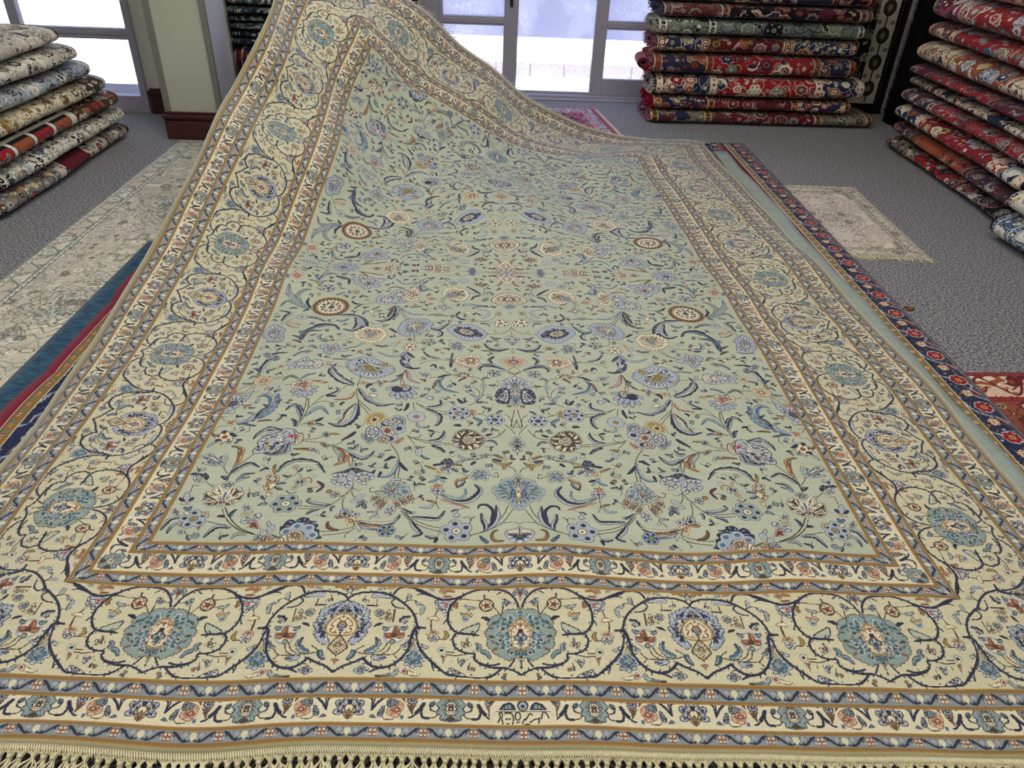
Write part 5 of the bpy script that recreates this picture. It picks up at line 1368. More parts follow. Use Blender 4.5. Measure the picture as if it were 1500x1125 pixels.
def flat_map(W, H, res, seed, ground, cols, o, bground, bcols, bo, bw, guard, R0, fill, medal=None, mcols=None):
    rng = random.Random(seed)
    q = Cv(0, 0, W/2, H/2, res, ground); scatter(q, ground, rng, R0, cols, o, fill)
    nx, ny = int(round(W/res)), int(round(H/res))
    x = (np.arange(nx)+.5)*res; y = (np.arange(ny)+.5)*res; X, Y = np.meshgrid(x, y)
    A = sample(q, np.abs(X-W/2), np.abs(Y-H/2))
    d = np.minimum(np.minimum(X, W-X), np.minimum(Y, H-Y)); hz = np.minimum(Y, H-Y) <= np.minimum(X, W-X)
    al = np.where(hz, np.abs(X-W/2), np.abs(Y-H/2))
    b = Cv(0, 0, .30, bw, res, bground); scatter(b, bground, rng, bw*.42, bcols, bo, fill*.8)
    P = cat([(0, bw*.2), (.075, bw*.8), (.15, bw*.2), (.225, bw*.8), (.30, bw*.2)], 8); b.seg(P, max(.004, bw*.05), bo)
    ph = al % .60; ph = np.where(ph > .30, .60-ph, ph)
    A = np.where(d < bw, sample(b, ph, d), A)
    gt = Cv(0, 0, .04, .02, res, guard); gt.disc(.02, .01, .008, bo); gt.disc(.02, .01, .005, bcols[0]); gt.seg([(0, .003), (.012, .017)], .003, bo)
    for g0 in (.006, bw-.02):
        G = sample(gt, al % .04, np.clip(d-g0, 0, .02)); A = np.where((d >= g0) & (d < g0+.02), G, A)
        for e in (g0, g0+.02): A = np.where(np.abs(d-e) < max(.0016, res*.6), KI[bo], A)
    if medal:
        for (mx, my, r) in medal:
            t = np.arctan2(Y-my, X-mx); D = np.hypot(X-mx, (Y-my)*.78)
            for rr, am, nn in ((1.25, .05, 20), (1.0, .08, 16), (.80, .05, 16), (.52, .10, 12), (.30, .08, 10)):
                R = r*rr*(1+am*np.cos(nn*t)); A = np.where(np.abs(D-R) < max(.0022, res*.8), KI[bo], A)
            A = np.where((D < r*.30) & (np.cos(10*t)*np.cos(D*300) > .1), KI['h'], A); A = np.where(D < r*.08, KI[ground], A)
            for k in range(14):
                t = 2*PI*(k+.5)/14
                for f_, cc in ((.68, bo), (.36, bo)):
                    cx, cy = mx+r*f_*math.cos(t), my+r*f_/.78*math.sin(t)
                    A = np.where(np.hypot(X-cx, Y-cy) < r*.055, KI[cc], A)
    return A

# ------------------------------------------------------------------ materials
def nt(m):
    m.use_nodes = True; t = m.node_tree; t.nodes.clear()
    out = t.nodes.new('ShaderNodeOutputMaterial'); b = t.nodes.new('ShaderNodeBsdfPrincipled'); t.links.new(b.outputs[0], out.inputs[0])
    return t, b, out
def knots(name, A, sheen=.25, jitter=.10, pile=700, bump=.35, dist=.002, rough=.9, spec=.15):
    """Material of a woven surface: the painted knot grid plus pile grain."""
    h, w = A.shape
    img = bpy.data.images.new(name, w, h, alpha=False)
    rgb = LUT[A].copy(); rs = np.random.RandomState(len(name)*7+w)
    rgb = rgb*(1+(rs.rand(h, w, 1)-.5)*jitter)
    rgb = rgb*(1+(np.repeat(rs.rand(h//6+1, 1, 1), 6, 0)[:h]-.5)*.035)       # slight change of dye from row to row
    buf = np.ones((h, w, 4), np.float32); buf[..., :3] = np.clip(rgb, 0, 1)
    img.pixels.foreach_set(buf.ravel()); img.pack()
    m = bpy.data.materials.new(name); t, b, out = nt(m)
    ti = t.nodes.new('ShaderNodeTexImage'); ti.image = img; ti.interpolation = 'Linear'
    uv = t.nodes.new('ShaderNodeUVMap'); t.links.new(uv.outputs[0], ti.inputs[0])
    tc = t.nodes.new('ShaderNodeTexCoord')
    n1 = t.nodes.new('ShaderNodeTexNoise'); n1.inputs['Scale'].default_value = pile; n1.inputs['Detail'].default_value = 2
    t.links.new(tc.outputs['Object'], n1.inputs['Vector'])
    n2 = t.nodes.new('ShaderNodeTexNoise'); n2.inputs['Scale'].default_value = 9; n2.inputs['Detail'].default_value = 3
    t.links.new(tc.outputs['Object'], n2.inputs['Vector'])
    mr = t.nodes.new('ShaderNodeMapRange'); mr.inputs[3].default_value = .90; mr.inputs[4].default_value = 1.08; t.links.new(n2.outputs[0], mr.inputs[0])
    mx = t.nodes.new('ShaderNodeVectorMath'); mx.operation = 'SCALE'; t.links.new(ti.outputs[0], mx.inputs[0]); t.links.new(mr.outputs[0], mx.inputs[3])
    t.links.new(mx.outputs[0], b.inputs['Base Color'])
    bp = t.nodes.new('ShaderNodeBump'); bp.inputs['Strength'].default_value = bump; bp.inputs['Distance'].default_value = dist
    t.links.new(n1.outputs[0], bp.inputs['Height']); t.links.new(bp.outputs[0], b.inputs['Normal'])
    b.inputs['Roughness'].default_value = rough; b.inputs['Specular IOR Level'].default_value = spec
    b.inputs['Sheen Weight'].default_value = sheen; b.inputs['Sheen Roughness'].default_value = .4; b.inputs['Sheen Tint'].default_value = (.80, .88, 1, 1)
    return m
def lin(c): return tuple(((v/255)/12.92 if v/255 < .04045 else ((v/255+.055)/1.055)**2.4) for v in c)
def mat(name, col, rough=.8, nscale=0, namp=.1, bump=0, spec=.3, col2=None, sheen=0, stretch=None):
    m = bpy.data.materials.new(name); t, b, out = nt(m)
    c = lin(col); c2 = lin(col2) if col2 else tuple(v*(1-namp) for v in c)
    tc = t.nodes.new('ShaderNodeTexCoord'); n = t.nodes.new('ShaderNodeTexNoise'); n.inputs['Scale'].default_value = nscale or 6; n.inputs['Detail'].default_value = 4
    if stretch:
        mp = t.nodes.new('ShaderNodeMapping'); mp.inputs['Scale'].default_value = stretch; t.links.new(tc.outputs['Object'], mp.inputs[0]); t.links.new(mp.outputs[0], n.inputs['Vector'])
    else: t.links.new(tc.outputs['Object'], n.inputs['Vector'])
    r = t.nodes.new('ShaderNodeValToRGB'); r.color_ramp.elements[0].position = .38; r.color_ramp.elements[1].position = .62
    r.color_ramp.elements[0].color = (*c2, 1); r.color_ramp.elements[1].color = (*c, 1)
    t.links.new(n.outputs[0], r.inputs[0]); t.links.new(r.outputs[0], b.inputs['Base Color'])
    b.inputs['Roughness'].default_value = rough; b.inputs['Specular IOR Level'].default_value = spec; b.inputs['Sheen Weight'].default_value = sheen
    if bump:
        bp = t.nodes.new('ShaderNodeBump'); bp.inputs['Strength'].default_value = bump; bp.inputs['Distance'].default_value = .003
        t.links.new(n.outputs[0], bp.inputs['Height']); t.links.new(bp.outputs[0], b.inputs['Normal'])
    return m

# ------------------------------------------------------------------ object helpers
def tag(o, label=None, cat=None, group=None, kind=None):
    if label: o['label'] = label
    if cat: o['category'] = cat
    if group: o['group'] = group
    if kind: o['kind'] = kind
    return o
def empty(name, loc=(0, 0, 0)):
    o = bpy.data.objects.new(name, None); C.objects.link(o); o.location = loc; o.empty_display_size = .1; return o
def mesh(name, V, F, m, parent=None, uv=None, smooth=True):
    me = bpy.data.meshes.new(name); me.from_pydata([tuple(v) for v in V], [], F)
    mats = m if isinstance(m, (list, tuple)) else [m]
    for k in mats: me.materials.append(k)
    if uv is not None:
        l = me.uv_layers.new(name='UVMap'); vi = np.zeros(len(me.loops), int); me.loops.foreach_get('vertex_index', vi)
        U = np.asarray(uv, np.float32)
        l.data.foreach_set('uv', (U[vi] if len(U) == len(V) else U).ravel())
    if smooth: me.polygons.foreach_set('use_smooth', [True]*len(me.polygons))
    me.update()
    o = bpy.data.objects.new(name, me); C.objects.link(o)
    if parent is not None:
        o.parent = parent; o.matrix_parent_inverse = Matrix.Translation(parent.location).inverted()
    return o
class MB:
    def __init__(s): s.V = []; s.F = []
    def box(s, x0, y0, z0, x1, y1, z1):
        n = len(s.V); s.V += [(x0, y0, z0), (x1, y0, z0), (x1, y1, z0), (x0, y1, z0), (x0, y0, z1), (x1, y0, z1), (x1, y1, z1), (x0, y1, z1)]
        s.F += [tuple(n+i for i in f) for f in ((0, 3, 2, 1), (4, 5, 6, 7), (0, 1, 5, 4), (1, 2, 6, 5), (2, 3, 7, 6), (3, 0, 4, 7))]; return s
    def tube(s, P, R, k=5):
        P = [Vector(p) for p in P]; n0 = len(s.V)
        if not isinstance(R, (list, tuple)): R = [R]*len(P)
        for i, p in enumerate(P):
            d = (P[min(i+1, len(P)-1)]-P[max(i-1, 0)]).normalized()
            a = d.cross(Vector((0, 0, 1)) if abs(d.z) < .9 else Vector((1, 0, 0))).normalized(); b = d.cross(a)
            for j in range(k):
                t = 2*PI*j/k; s.V.append(tuple(p+(a*math.cos(t)+b*math.sin(t))*R[i]))
        for i in range(len(P)-1):
            for j in range(k):
                s.F.append((n0+i*k+j, n0+i*k+(j+1) % k, n0+(i+1)*k+(j+1) % k, n0+(i+1)*k+j))
        s.F.append(tuple(n0+j for j in range(k))[::-1]); s.F.append(tuple(n0+(len(P)-1)*k+j for j in range(k))); return s
    def build(s, name, m, parent=None, bevel=0, smooth=False):
        o = mesh(name, s.V, s.F, m, parent, smooth=smooth)
        if bevel:
            md = o.modifiers.new('bevel', 'BEVEL'); md.width = bevel; md.segments = 2; md.limit_method = 'ANGLE'
        return o

# ------------------------------------------------------------------ materials in use
M = {
 'floor': mat('charcoal_loop_carpet', (170, 170, 178), .95, 120, .55, .9, .1, (46, 46, 54), .3),
 'wall': mat('cream_plaster', (226, 224, 212), .85, 3, .05, .05, .2),
 'greenwall': mat('pale_olive_plaster', (208, 210, 194), .85, 3, .04, .05, .2),
 'corner': mat('grey_corner_strip', (140, 138, 134), .6, 8, .05),
 'daylitside': mat('daylight_tinted_plaster', (222, 228, 250), .85, 3, .06, .05, .2),  # pale blue puts the door's daylight into the pillar side's colour
 'plinth': mat('dark_red_varnished_wood', (84, 46, 44), .4, 10, .35, .1, .4, None, 0, (1, 1, 14)),
 'frame': mat('lilac_grey_powder_coated_metal', (172, 170, 186), .45, 5, .04, 0, .4),
 'seal': mat('dark_rubber_seal', (92, 88, 98), .7),
 'lock': mat('black_lock_metal', (30, 28, 32), .4),
 'ceiling': mat('white_ceiling', (225, 225, 220), .9),
 'paving': mat('pale_concrete_paving', (236, 232, 224), .8, 2, .06),
 'kerbm': mat('pale_stone_blocks', (226, 222, 214), .8, 8, .06),
 'hazetone': mat('lavender_shade_haze', (150, 156, 186), .9, 2, .05),  # lavender imitates shaded ground and haze behind the glass
 'joint': mat('tan_mortar', (150, 130, 100), .9),
 'ivoryyarn': mat('ivory_cotton_yarn', (232, 224, 188), .9, 120, .14, 0, .1),
 'greyyarn': mat('pale_grey_green_cord', (188, 190, 170), .9, 120, .15, 0, .1),
 'whiteyarn': mat('white_cotton_yarn', (226, 222, 214), .9, 90, .15, 0, .1),
 'redyarn': mat('crimson_yarn', (170, 24, 48), .9, 90, .2, 0, .1),
 'pinkyarn': mat('mixed_pink_yarn', (196, 150, 164), .9, 60, .3, 0, .1, (150, 60, 84)),
 'blueyarn': mat('slate_blue_yarn', (92, 98, 130), .9, 90, .2, 0, .1),
 'back': mat('rug_back_weave', (170, 160, 130), .95, 300, .25, .2, .1),
 'redback': mat('crimson_wool', (150, 22, 46), .95, 60, .2, .3, .1, None, .3),
 'blueback': mat('teal_blue_wool', (52, 98, 124), .95, 90, .45, .5, .1, (30, 58, 90), .2, (.35, 1.6, 1)),
 'paleteal': mat('pale_green_flat_weave', (172, 190, 176), .95, 120, .08, .2, .1),
 'dark': mat('black_wool', (24, 21, 24), .95, 12, .4, .2, .1),
 'edge': mat('dark_edge_layers', (70, 40, 50), .95, 60, .4, .3, .1),
}
def glass_mat():
    m = bpy.data.materials.new('dusty_window_glass'); t, b, out = nt(m); t.nodes.remove(b)
    tr = t.nodes.new('ShaderNodeBsdfTransparent'); tr.inputs[0].default_value = (.93, .94, 1, 1)
    tl = t.nodes.new('ShaderNodeBsdfTranslucent'); tl.inputs[0].default_value = (.9, .92, 1, 1)
    gl = t.nodes.new('ShaderNodeBsdfGlossy'); gl.inputs['Roughness'].default_value = .05
    tc = t.nodes.new('ShaderNodeTexCoord'); n = t.nodes.new('ShaderNodeTexNoise'); n.inputs['Scale'].default_value = 55; n.inputs['Detail'].default_value = 8; n.inputs['Roughness'].default_value = .8
    t.links.new(tc.outputs['Object'], n.inputs['Vector'])
    n2 = t.nodes.new('ShaderNodeTexNoise'); n2.inputs['Scale'].default_value = 3.5; t.links.new(tc.outputs['Object'], n2.inputs['Vector'])
    mu = t.nodes.new('ShaderNodeMath'); mu.operation = 'MULTIPLY'; t.links.new(n.outputs[0], mu.inputs[0]); t.links.new(n2.outputs[0], mu.inputs[1])
    r = t.nodes.new('ShaderNodeMapRange'); r.inputs[1].default_value = .22; r.inputs[2].default_value = .40; r.inputs[3].default_value = .04; r.inputs[4].default_value = .42; t.links.new(mu.outputs[0], r.inputs[0])
    a = t.nodes.new('ShaderNodeMixShader'); t.links.new(r.outputs[0], a.inputs[0]); t.links.new(tr.outputs[0], a.inputs[1]); t.links.new(tl.outputs[0], a.inputs[2])
    c = t.nodes.new('ShaderNodeMixShader'); c.inputs[0].default_value = .04; t.links.new(a.outputs[0], c.inputs[1]); t.links.new(gl.outputs[0], c.inputs[2]); t.links.new(c.outputs[0], out.inputs[0])
    return m
M['glass'] = glass_mat()

# ------------------------------------------------------------------ the room
def struct(name, b, m, bevel=0): return tag(b.build(name, m, None, bevel), kind='structure')
XL, XR, YN, YB, ZC = -2.6, 5.6, -2.6, 4.95, 2.75
struct('floor', MB().box(XL, YN, -.12, XR, YB+.02, 0), M['floor'])
struct('ceiling', MB().box(XL, YN, ZC, XR, YB+.25, ZC+.1), M['ceiling'])
struct('wall_left', MB().box(XL-.15, YN, 0, XL, YB, ZC), M['wall'])
struct('wall_right', MB().box(XR, YN, 0, XR+.15, YB, ZC), M['wall'])
struct('wall_front', MB().box(XL-.15, YN-.15, 0, XR+.15, YN, ZC), M['wall'])
b = MB(); b.box(-.3, YB+.02, 0, .83, YB+.2, ZC); b.box(2.95, YB+.02, 0, XR+.15, YB+.2, ZC); b.box(.83, YB+.02, 2.2, 2.95, YB+.2, ZC)
struct('wall_back', b, M['wall'])
b = MB(); b.box(-.865, 4.2, 0, -.42, 4.36, ZC); b.box(-.42, 4.2, 0, -.30, YB+.2, ZC); b.box(XL-.15, 4.2, 0, -2.3, 4.36, ZC); b.box(-2.3, 4.2, 2.2, -.865, 4.36, ZC)
struct('wall_window', b, M['wall'])
# pillar with grey corner strips, a return coloured for daylight and dark red plinth
struct('wall_pillar', MB().box(-.545, 3.66, 0, -.262, 4.0, ZC), M['greenwall'])
struct('wall_pillar_return', MB().box(-.262, 3.668, 0, -.252, 4.0, ZC), M['daylitside'])
b = MB(); b.box(-.568, 3.648, .12, -.534, 3.672, ZC); b.box(-.276, 3.648, .12, -.246, 3.672, ZC)
struct('trim_1', b, M['corner'], .003)
struct('wall_pillar_side', MB().box(-.558, 3.672, 0, -.545, 4.2, ZC), M['wall'])
def plinth(name, x0, x1, y, d=.035):
    b = MB(); b.box(x0, y-d, 0, x1, y, .105); b.box(x0-.004, y-d*.75, .105, x1+.004, y, .118); b.box(x0-.008, y-d-.006, .118, x1+.008, y, .138); b.box(x0, y-d*.5, .138, x1, y, .15)
    struct(name, b, M['plinth'], .004)
plinth('baseboard_pillar', -.572, -.245, 3.655)
plinth('baseboard_left', -.85, -.56, 4.197)
b = MB(); b.box(-.245, 3.62, 0, -.215, 4.0, .105); b.box(-.245, 3.62, .118, -.207, 4.0, .138); b.box(-.245, 3.62, .105, -.22, 4.0, .118)
struct('baseboard_return', b, M['plinth'], .004)

# sliding door: frame, stiles, rails and panes
t = empty('door_1', (1.9, 4.95, 0)); tag(t, kind='structure')
b = MB(); b.box(.83, 4.90, 0, 2.95, 5.0, .03); b.box(.83, 4.86, 0, 2.95, 4.90, .012); b.box(.83, 4.90, 2.12, 2.95, 5.0, 2.2); b.box(.83, 4.90, 0, .93, 5.0, 2.2); b.box(2.88, 4.90, 0, 2.95, 5.0, 2.2)
b.build('door_frame', M['frame'], t, .003)
def leaf_door(name, x0, x1, sl, sr, y0, y1, trans):
    b = MB(); b.box(x0, y0, .03, x0+sl, y1, 2.12); b.box(x1-sr, y0, .03, x1, y1, 2.12); b.box(x0+sl, y0, .03, x1-sr, y1, .143 if trans else .045); b.box(x0+sl, y0, 2.06, x1-sr, y1, 2.12)
    if trans: b.box(x0+sl, y0, .474, x1-sr, y1, .53); b.box(x0+sl, y0-.006, .486, x1-sr, y0, .518)
    o = b.build(name, M['frame'], t, .003)
    MB().box(x0+sl, (y0+y1)/2-.003, .04, x1-sr, (y0+y1)/2+.003, 2.07).build('door_pane', M['glass'], o).matrix_parent_inverse = Matrix.Identity(4)
    o2 = o.children[0]; o2.matrix_parent_inverse = Matrix.Translation(-Vector(t.location)) if False else o.matrix_world.inverted()
    return o
leaf_door('door_leaf', .93, 1.485, .03, .10, 4.94, 4.98, True)
leaf_door('door_leaf', 2.03, 2.88, .09, .06, 4.94, 4.98, True)
b = MB(); b.box(1.485, 4.945, .03, 2.03, 4.975, .045); b.box(1.485, 4.945, 2.06, 2.03, 4.975, 2.12); b.build('door_rail', M['frame'], t)
MB().box(1.485, 4.957, .045, 2.03, 4.963, 2.06).build('door_pane', M['glass'], t)
b = MB(); b.box(1.425, 4.925, .60, 1.445, 4.94, .80); b.box(1.430, 4.915, .64, 1.440, 4.925, .70); b.build('door_lock', M['lock'], t, .002)

t = empty('window_1', (-1.5, 4.2, 0)); tag(t, kind='structure')
b = MB(); b.box(-2.3, 4.19, 0, -.865, 4.26, .10); b.box(-.905, 4.17, 0, -.865, 4.26, 2.2); b.box(-2.3, 4.18, .10, -2.24, 4.26, 2.2); b.box(-2.24, 4.18, 2.14, -.905, 4.26, 2.2)
b.box(-2.24, 4.19, .425, -.905, 4.24, .485); b.box(-2.24, 4.184, .45, -.905, 4.19, .47); b.box(-1.58, 4.19, .10, -1.52, 4.24, 2.14)
b.build('window_frame', M['frame'], t, .003)
MB().box(-2.24, 4.212, .10, -.905, 4.218, 2.14).build('window_pane', M['glass'], t)

# outside
struct('outside_ground', MB().box(-14, YB+.2, -.20, 16, 24, -.05), M['paving'])
struct('outside_ground_left', MB().box(-14, 4.36, -.20, -2.75, YB+.2, -.05), M['paving'])
struct('outside_ground_strip', MB().box(-2.75, 4.36, -.20, -.42, YB+.2, -.05), M['paving'])
struct('outside_haze_backdrop', MB().box(-1.5, 8.0, -.2, 12, 8.2, 2.6), M['hazetone'])  # added backdrop, its colour stands for shaded ground and glass haze
t = empty('stone_kerb', (2, 5.95, -.05)); tag(t, 'low kerb of pale stone blocks on the paving outside the glass door', 'kerb')
x = .2
while x < 7:
    MB().box(x, 5.95, -.05, x+.285, 6.15, .058).build('kerb_block', M['kerbm'], t, .004); x += .292
MB().box(.2, 5.955, -.05, 7, 6.14, .054).build('mortar', M['joint'], t)

# ------------------------------------------------------------------ the big rug, lifted by its far left corner
NET = np.array([int(v) for v in NETS.split()], float).reshape(14, 20, 3)*1e-3
def bsw(t, h, n):
    s_ = t/h; i = int(min(max(math.floor(s_), 0), n-4)); x = s_-i
    return i, [(1-x)**3/6, (3*x**3-6*x*x+4)/6, (-3*x**3+3*x*x+3*x+1)/6, x**3/6]
HU, HV = RW/11, RL/17
def surf(u, v):
    i, a = bsw(u, HU, 14); j, c = bsw(v, HV, 20); P = np.zeros(3)
    for p in range(4):
        for q in range(4): P += a[p]*c[q]*NET[i+p, j+q]
    fl = max(0.0, 1-abs(P[2])/.25)
    P[2] += fl*(.0028*math.sin(u*9.1+1.3*math.sin(v*4))*math.sin(v*11+u*3)+.0016*math.sin(u*23+v*5))
    if u > 2.2 and v > 3.5: P[2] = min(P[2], .024)
    if P[2] < .019: P[2] = .019
    return P
NU_, NV_ = 130, 196
G = np.array([[surf(RW*i/NU_, RL*j/NV_) for j in range(NV_+1)] for i in range(NU_+1)])
du = np.gradient(G, axis=0); dv = np.gradient(G, axis=1); N = np.cross(du, dv); N /= np.linalg.norm(N, axis=2)[..., None]
TH = .0045
ns = (NU_+1)*(NV_+1); V = np.vstack([G.reshape(-1, 3), (G-N*TH).reshape(-1, 3)])
idx = lambda i, j, s_=0: s_*ns+i*(NV_+1)+j
F = []; MI = []
for i in range(NU_):
    for j in range(NV_):
        F.append((idx(i, j), idx(i+1, j), idx(i+1, j+1), idx(i, j+1))); MI.append(0)
        F.append((idx(i, j, 1), idx(i, j+1, 1), idx(i+1, j+1, 1), idx(i+1, j, 1))); MI.append(1)
for i in range(NU_):
    F.append((idx(i, 0), idx(i, 0, 1), idx(i+1, 0, 1), idx(i+1, 0))); F.append((idx(i, NV_), idx(i+1, NV_), idx(i+1, NV_, 1), idx(i, NV_, 1))); MI += [1, 1]
for j in range(NV_):
    F.append((idx(0, j), idx(0, j+1), idx(0, j+1, 1), idx(0, j, 1))); F.append((idx(NU_, j), idx(NU_, j, 1), idx(NU_, j+1, 1), idx(NU_, j+1))); MI += [1, 1]
uvs = [(i/NU_, j/NV_) for i in range(NU_+1) for j in range(NV_+1)]*2
rug = empty('patterned_rug', (1.3, 1.9, 0))
tag(rug, 'huge pale green and ivory floral rug in the middle, its far corner lifted high', 'rug')
mrug = knots('pale_green_floral_pile', main_rug_map(), .8, .12, 620, .45, .0022, .58, .4)
o = mesh('rug_pile', V, F, [mrug, M['back']], rug, uvs); o.data.polygons.foreach_set('material_index', MI)
def side(u, nm, m):
    b = MB(); P = []; R = []
    for j in range(0, NV_+1, 2):
        p = G[0 if u == 0 else NU_, j]-N[0 if u == 0 else NU_, j]*TH*.2; P.append(tuple(p)); R.append(.0036+.0003*math.sin(j*1.7))
    b.tube(P, R, 6); b.build(nm, m, rug, smooth=True)
side(0, 'selvedge', M['greyyarn']); side(1, 'selvedge', M['greyyarn'])
rg = random.Random(11)
def fringe(edge_j, length, step, n_str, name, low=True, chain=.014):
    b = MB(); sgn = -1 if edge_j == 0 else 1
    def at(u):
        p = surf(u, 0 if edge_j == 0 else RL); q = surf(u, .02 if edge_j == 0 else RL-.02); d = p-q; return p, d/np.linalg.norm(d)
    u = .002
    while u < RW-.002:                                       # wrapped chain stitch along the edge
        p, d = at(u); e = rg.uniform(-.002, .002); hz = .0015
        x = np.array([1, 0, 0])*.0055
        pts = [p+d*-.001+np.array([0, 0, .001])-x*.5, p+d*chain*.45+np.array([0, 0, .0022])+x*.0, p+d*(chain+e)+x*.6+np.array([0, 0, -.003 if low else 0])]
        b.tube(pts, [.0017, .0021, .0013], 5); u += .0043
    u = step*.5; 
    while u < RW:
        p, d = at(u+rg.uniform(-.003, .003)); k0 = p+d*chain*1.25; k0[2] -= .004 if low else 0
        messy = rg.random() < .16
        dr = rg.uniform(-.5, .5)*(2.4 if messy else 1)
        ks = .0046
        for s_ in range(n_str):
            off = (s_/(n_str-1)-.5)
            st = p+d*chain*.8+np.array([off*step*.95, 0, -.001]); kn = k0+d*chain*.25+np.array([off*ks*.9+dr*.003, 0, .002*math.sin(s_*2.1)])
            sp = length*rg.uniform(.75, 1.1)
            if edge_j != 0: kn = st+d*.004
            m1 = kn+d*sp*.4+np.array([off*step*(.8 if not messy else 2.0)+dr*.010, 0, .002+.002*math.sin(s_*3)]); en = kn+d*sp+np.array([off*step*.9+dr*.026, 0, -.001])
            for q in (kn, m1, en):
                if low: q[2] = max(q[2]-.004, .0175)
            b.tube(cat([st, kn, m1, en], 3), [.0014]*3+[.0016]*3+[.0014]*4, 4)
        if not messy and edge_j == 0: b.tube([tuple(k0+d*(chain*.2-.003)), tuple(k0+d*chain*.2), tuple(k0+d*(chain*.2+.003))], [.0028, .0050, .0030], 6)
        u += step
    return b.build(name, M['ivoryyarn' if edge_j == 0 else 'whiteyarn'], rug, smooth=True)
fringe(0, .055, .0175, 6, 'fringe'); fringe(1, .005, .02, 3, 'fringe', False, .004)

# ------------------------------------------------------------------ flat rugs on the floor
def flat_rug(name, label, pts, z, th, A, mt_edge, group=None, wav=None, fr=None, frm='whiteyarn', sheen=.2, edge_w=0, nseg=(40, 60)):
    """pts: near-left, near-right, far-right, far-left corners on the floor."""
    P = [np.array(p, float) for p in pts]; nu, nv = nseg
    def S(u, v):
        q = (P[0]*(1-u)+P[1]*u)*(1-v)+(P[3]*(1-u)+P[2]*u)*v; zz = z+th
        if wav: dx, dz = wav(u, v); q = q+np.array([dx, 0]); zz += dz
        return (q[0], q[1], zz)
    V = [S(i/nu, j/nv) for i in range(nu+1) for j in range(nv+1)]; n = len(V); V += [(x, y, zz-th) for x, y, zz in V]
    I = lambda i, j, s_=0: s_*n+i*(nv+1)+j; F = []
    for i in range(nu):
        for j in range(nv): F += [(I(i, j), I(i+1, j), I(i+1, j+1), I(i, j+1)), (I(i, j, 1), I(i, j+1, 1), I(i+1, j+1, 1), I(i+1, j, 1))]
    k = len(F)
    for i in range(nu): F += [(I(i, 0), I(i, 0, 1), I(i+1, 0, 1), I(i+1, 0)), (I(i, nv), I(i+1, nv), I(i+1, nv, 1), I(i, nv, 1))]
    for j in range(nv): F += [(I(0, j), I(0, j+1), I(0, j+1, 1), I(0, j, 1)), (I(nu, j), I(nu, j, 1), I(nu, j+1, 1), I(nu, j+1))]
    c = (P[0]+P[1]+P[2]+P[3])/4; r = empty(name, (c[0], c[1], 0)); tag(r, label, 'rug', group)
    uv = [(i/nu, j/nv) for i in range(nu+1) for j in range(nv+1)]*2
    m = A if isinstance(A, bpy.types.Material) else knots(name+'_pile', A, sheen, .14, 500, .4)
    o = mesh('rug_pile', V, F, [m, mt_edge], r, uv); o.data.polygons.foreach_set('material_index', [0]*k+[1]*(len(F)-k))
    if fr:
        rr = random.Random(len(label))
        for end, ln, hang in fr:
            b = MB(); w = np.linalg.norm((P[1]-P[0]) if end in 'nf' else (P[3]-P[0])); cnt = int(w/.0045)
            for q in range(cnt):
                t_ = (q+.5)/cnt
                if end == 'n': a = S(t_, 0); d = P[0]-P[3]
                elif end == 'f': a = S(t_, 1); d = P[3]-P[0]
                elif end == 'r': a = S(1, t_); d = P[1]-P[0]
                else: a = S(0, t_); d = P[0]-P[1]
                d = d/np.linalg.norm(d); e = np.array([-d[1], d[0]])*rr.uniform(-.35, .35); l = ln*rr.uniform(.6, 1.15)
                p0 = np.array([a[0], a[1], a[2]-th*.4]); dd = np.array([d[0]+e[0], d[1]+e[1], 0])
                b.tube([p0, p0+dd*l*.5+np.array([0, 0, .002]), p0+dd*l*1.0+np.array([e[0]*.01, e[1]*.01, -max(0, p0[2]-z-.0015)])], [.0016, .0018, .0008], 4)
            b.build('fringe', M[frm], r, smooth=True)
    return r

cre = flat_map(.70, 3.0, .0025, 21, 'q', ['q', 'w', 'q', 'h'], 'v', 'q', ['w', 'q', 'h'], 'v', .11, 'w', .026, .010, [(.24+.11, .98, .13), (.35, 1.97, .13), (.35, 2.85, .12)], ['w', 'h'])
flat_rug('hall_runner', 'long cream runner with thin grey motifs on the left, pillar at its far end', [(-.57, .60), (.13, .60), (.17, 3.585), (-.50, 3.585)], .001, .0035, cre, M['back'], fr=[('f', .022, 0)])
bei = flat_map(.62, .93, .0025, 22, 'p', ['q', 'p', 'h', 'w'], 'h', 'q', ['p', 'w', 'h'], 'h', .09, 'q', .026, .011, [(.31, .465, .11)], ['q', 'p'])
PAL_B = bei
flat_rug('small_rug', 'small faded beige rug with ivory fringes beyond the right edge of the big rug', [(2.58, 2.17), (3.185, 2.135), (3.245, 3.045), (2.66, 3.06)], .001, .004, np.where(bei == KI['p'], KI['A'], bei), M['back'], fr=[('n', .040, 0), ('f', .026, 0)], frm='ivoryyarn')
pk = flat_map(1.3, .72, .003, 23, 'P', ['s', 'l', 'P', 'N'], 'N', 'l', ['P', 'w', 's'], 'P', .12, 'w', .05, .02)
pk[:, -int(.035/.003):] = KI['P']
flat_rug('small_rug', 'pink and violet rug before the glass door, partly behind the lifted rug', [(.85, 3.96), (2.105, 3.96), (2.03, 4.63), (.80, 4.63)], .001, .004, pk, M['redback'], fr=[('r', .028, 0)])
br = flat_map(1.36, 1.6, .003, 24, 'r', ['m', 'i', 'b', 'O'], 'm', 'p', ['O', 'R', 'i', 'm'], 'm', .17, 'R', .035, .014)
flat_rug('brown_rug', 'rust and tan rug at the right, its edge beside the navy border rug', [(2.60, -.35), (3.95, -.35), (3.97, 1.225), (2.60, 1.225)], .001, .003, br, M['redback'])
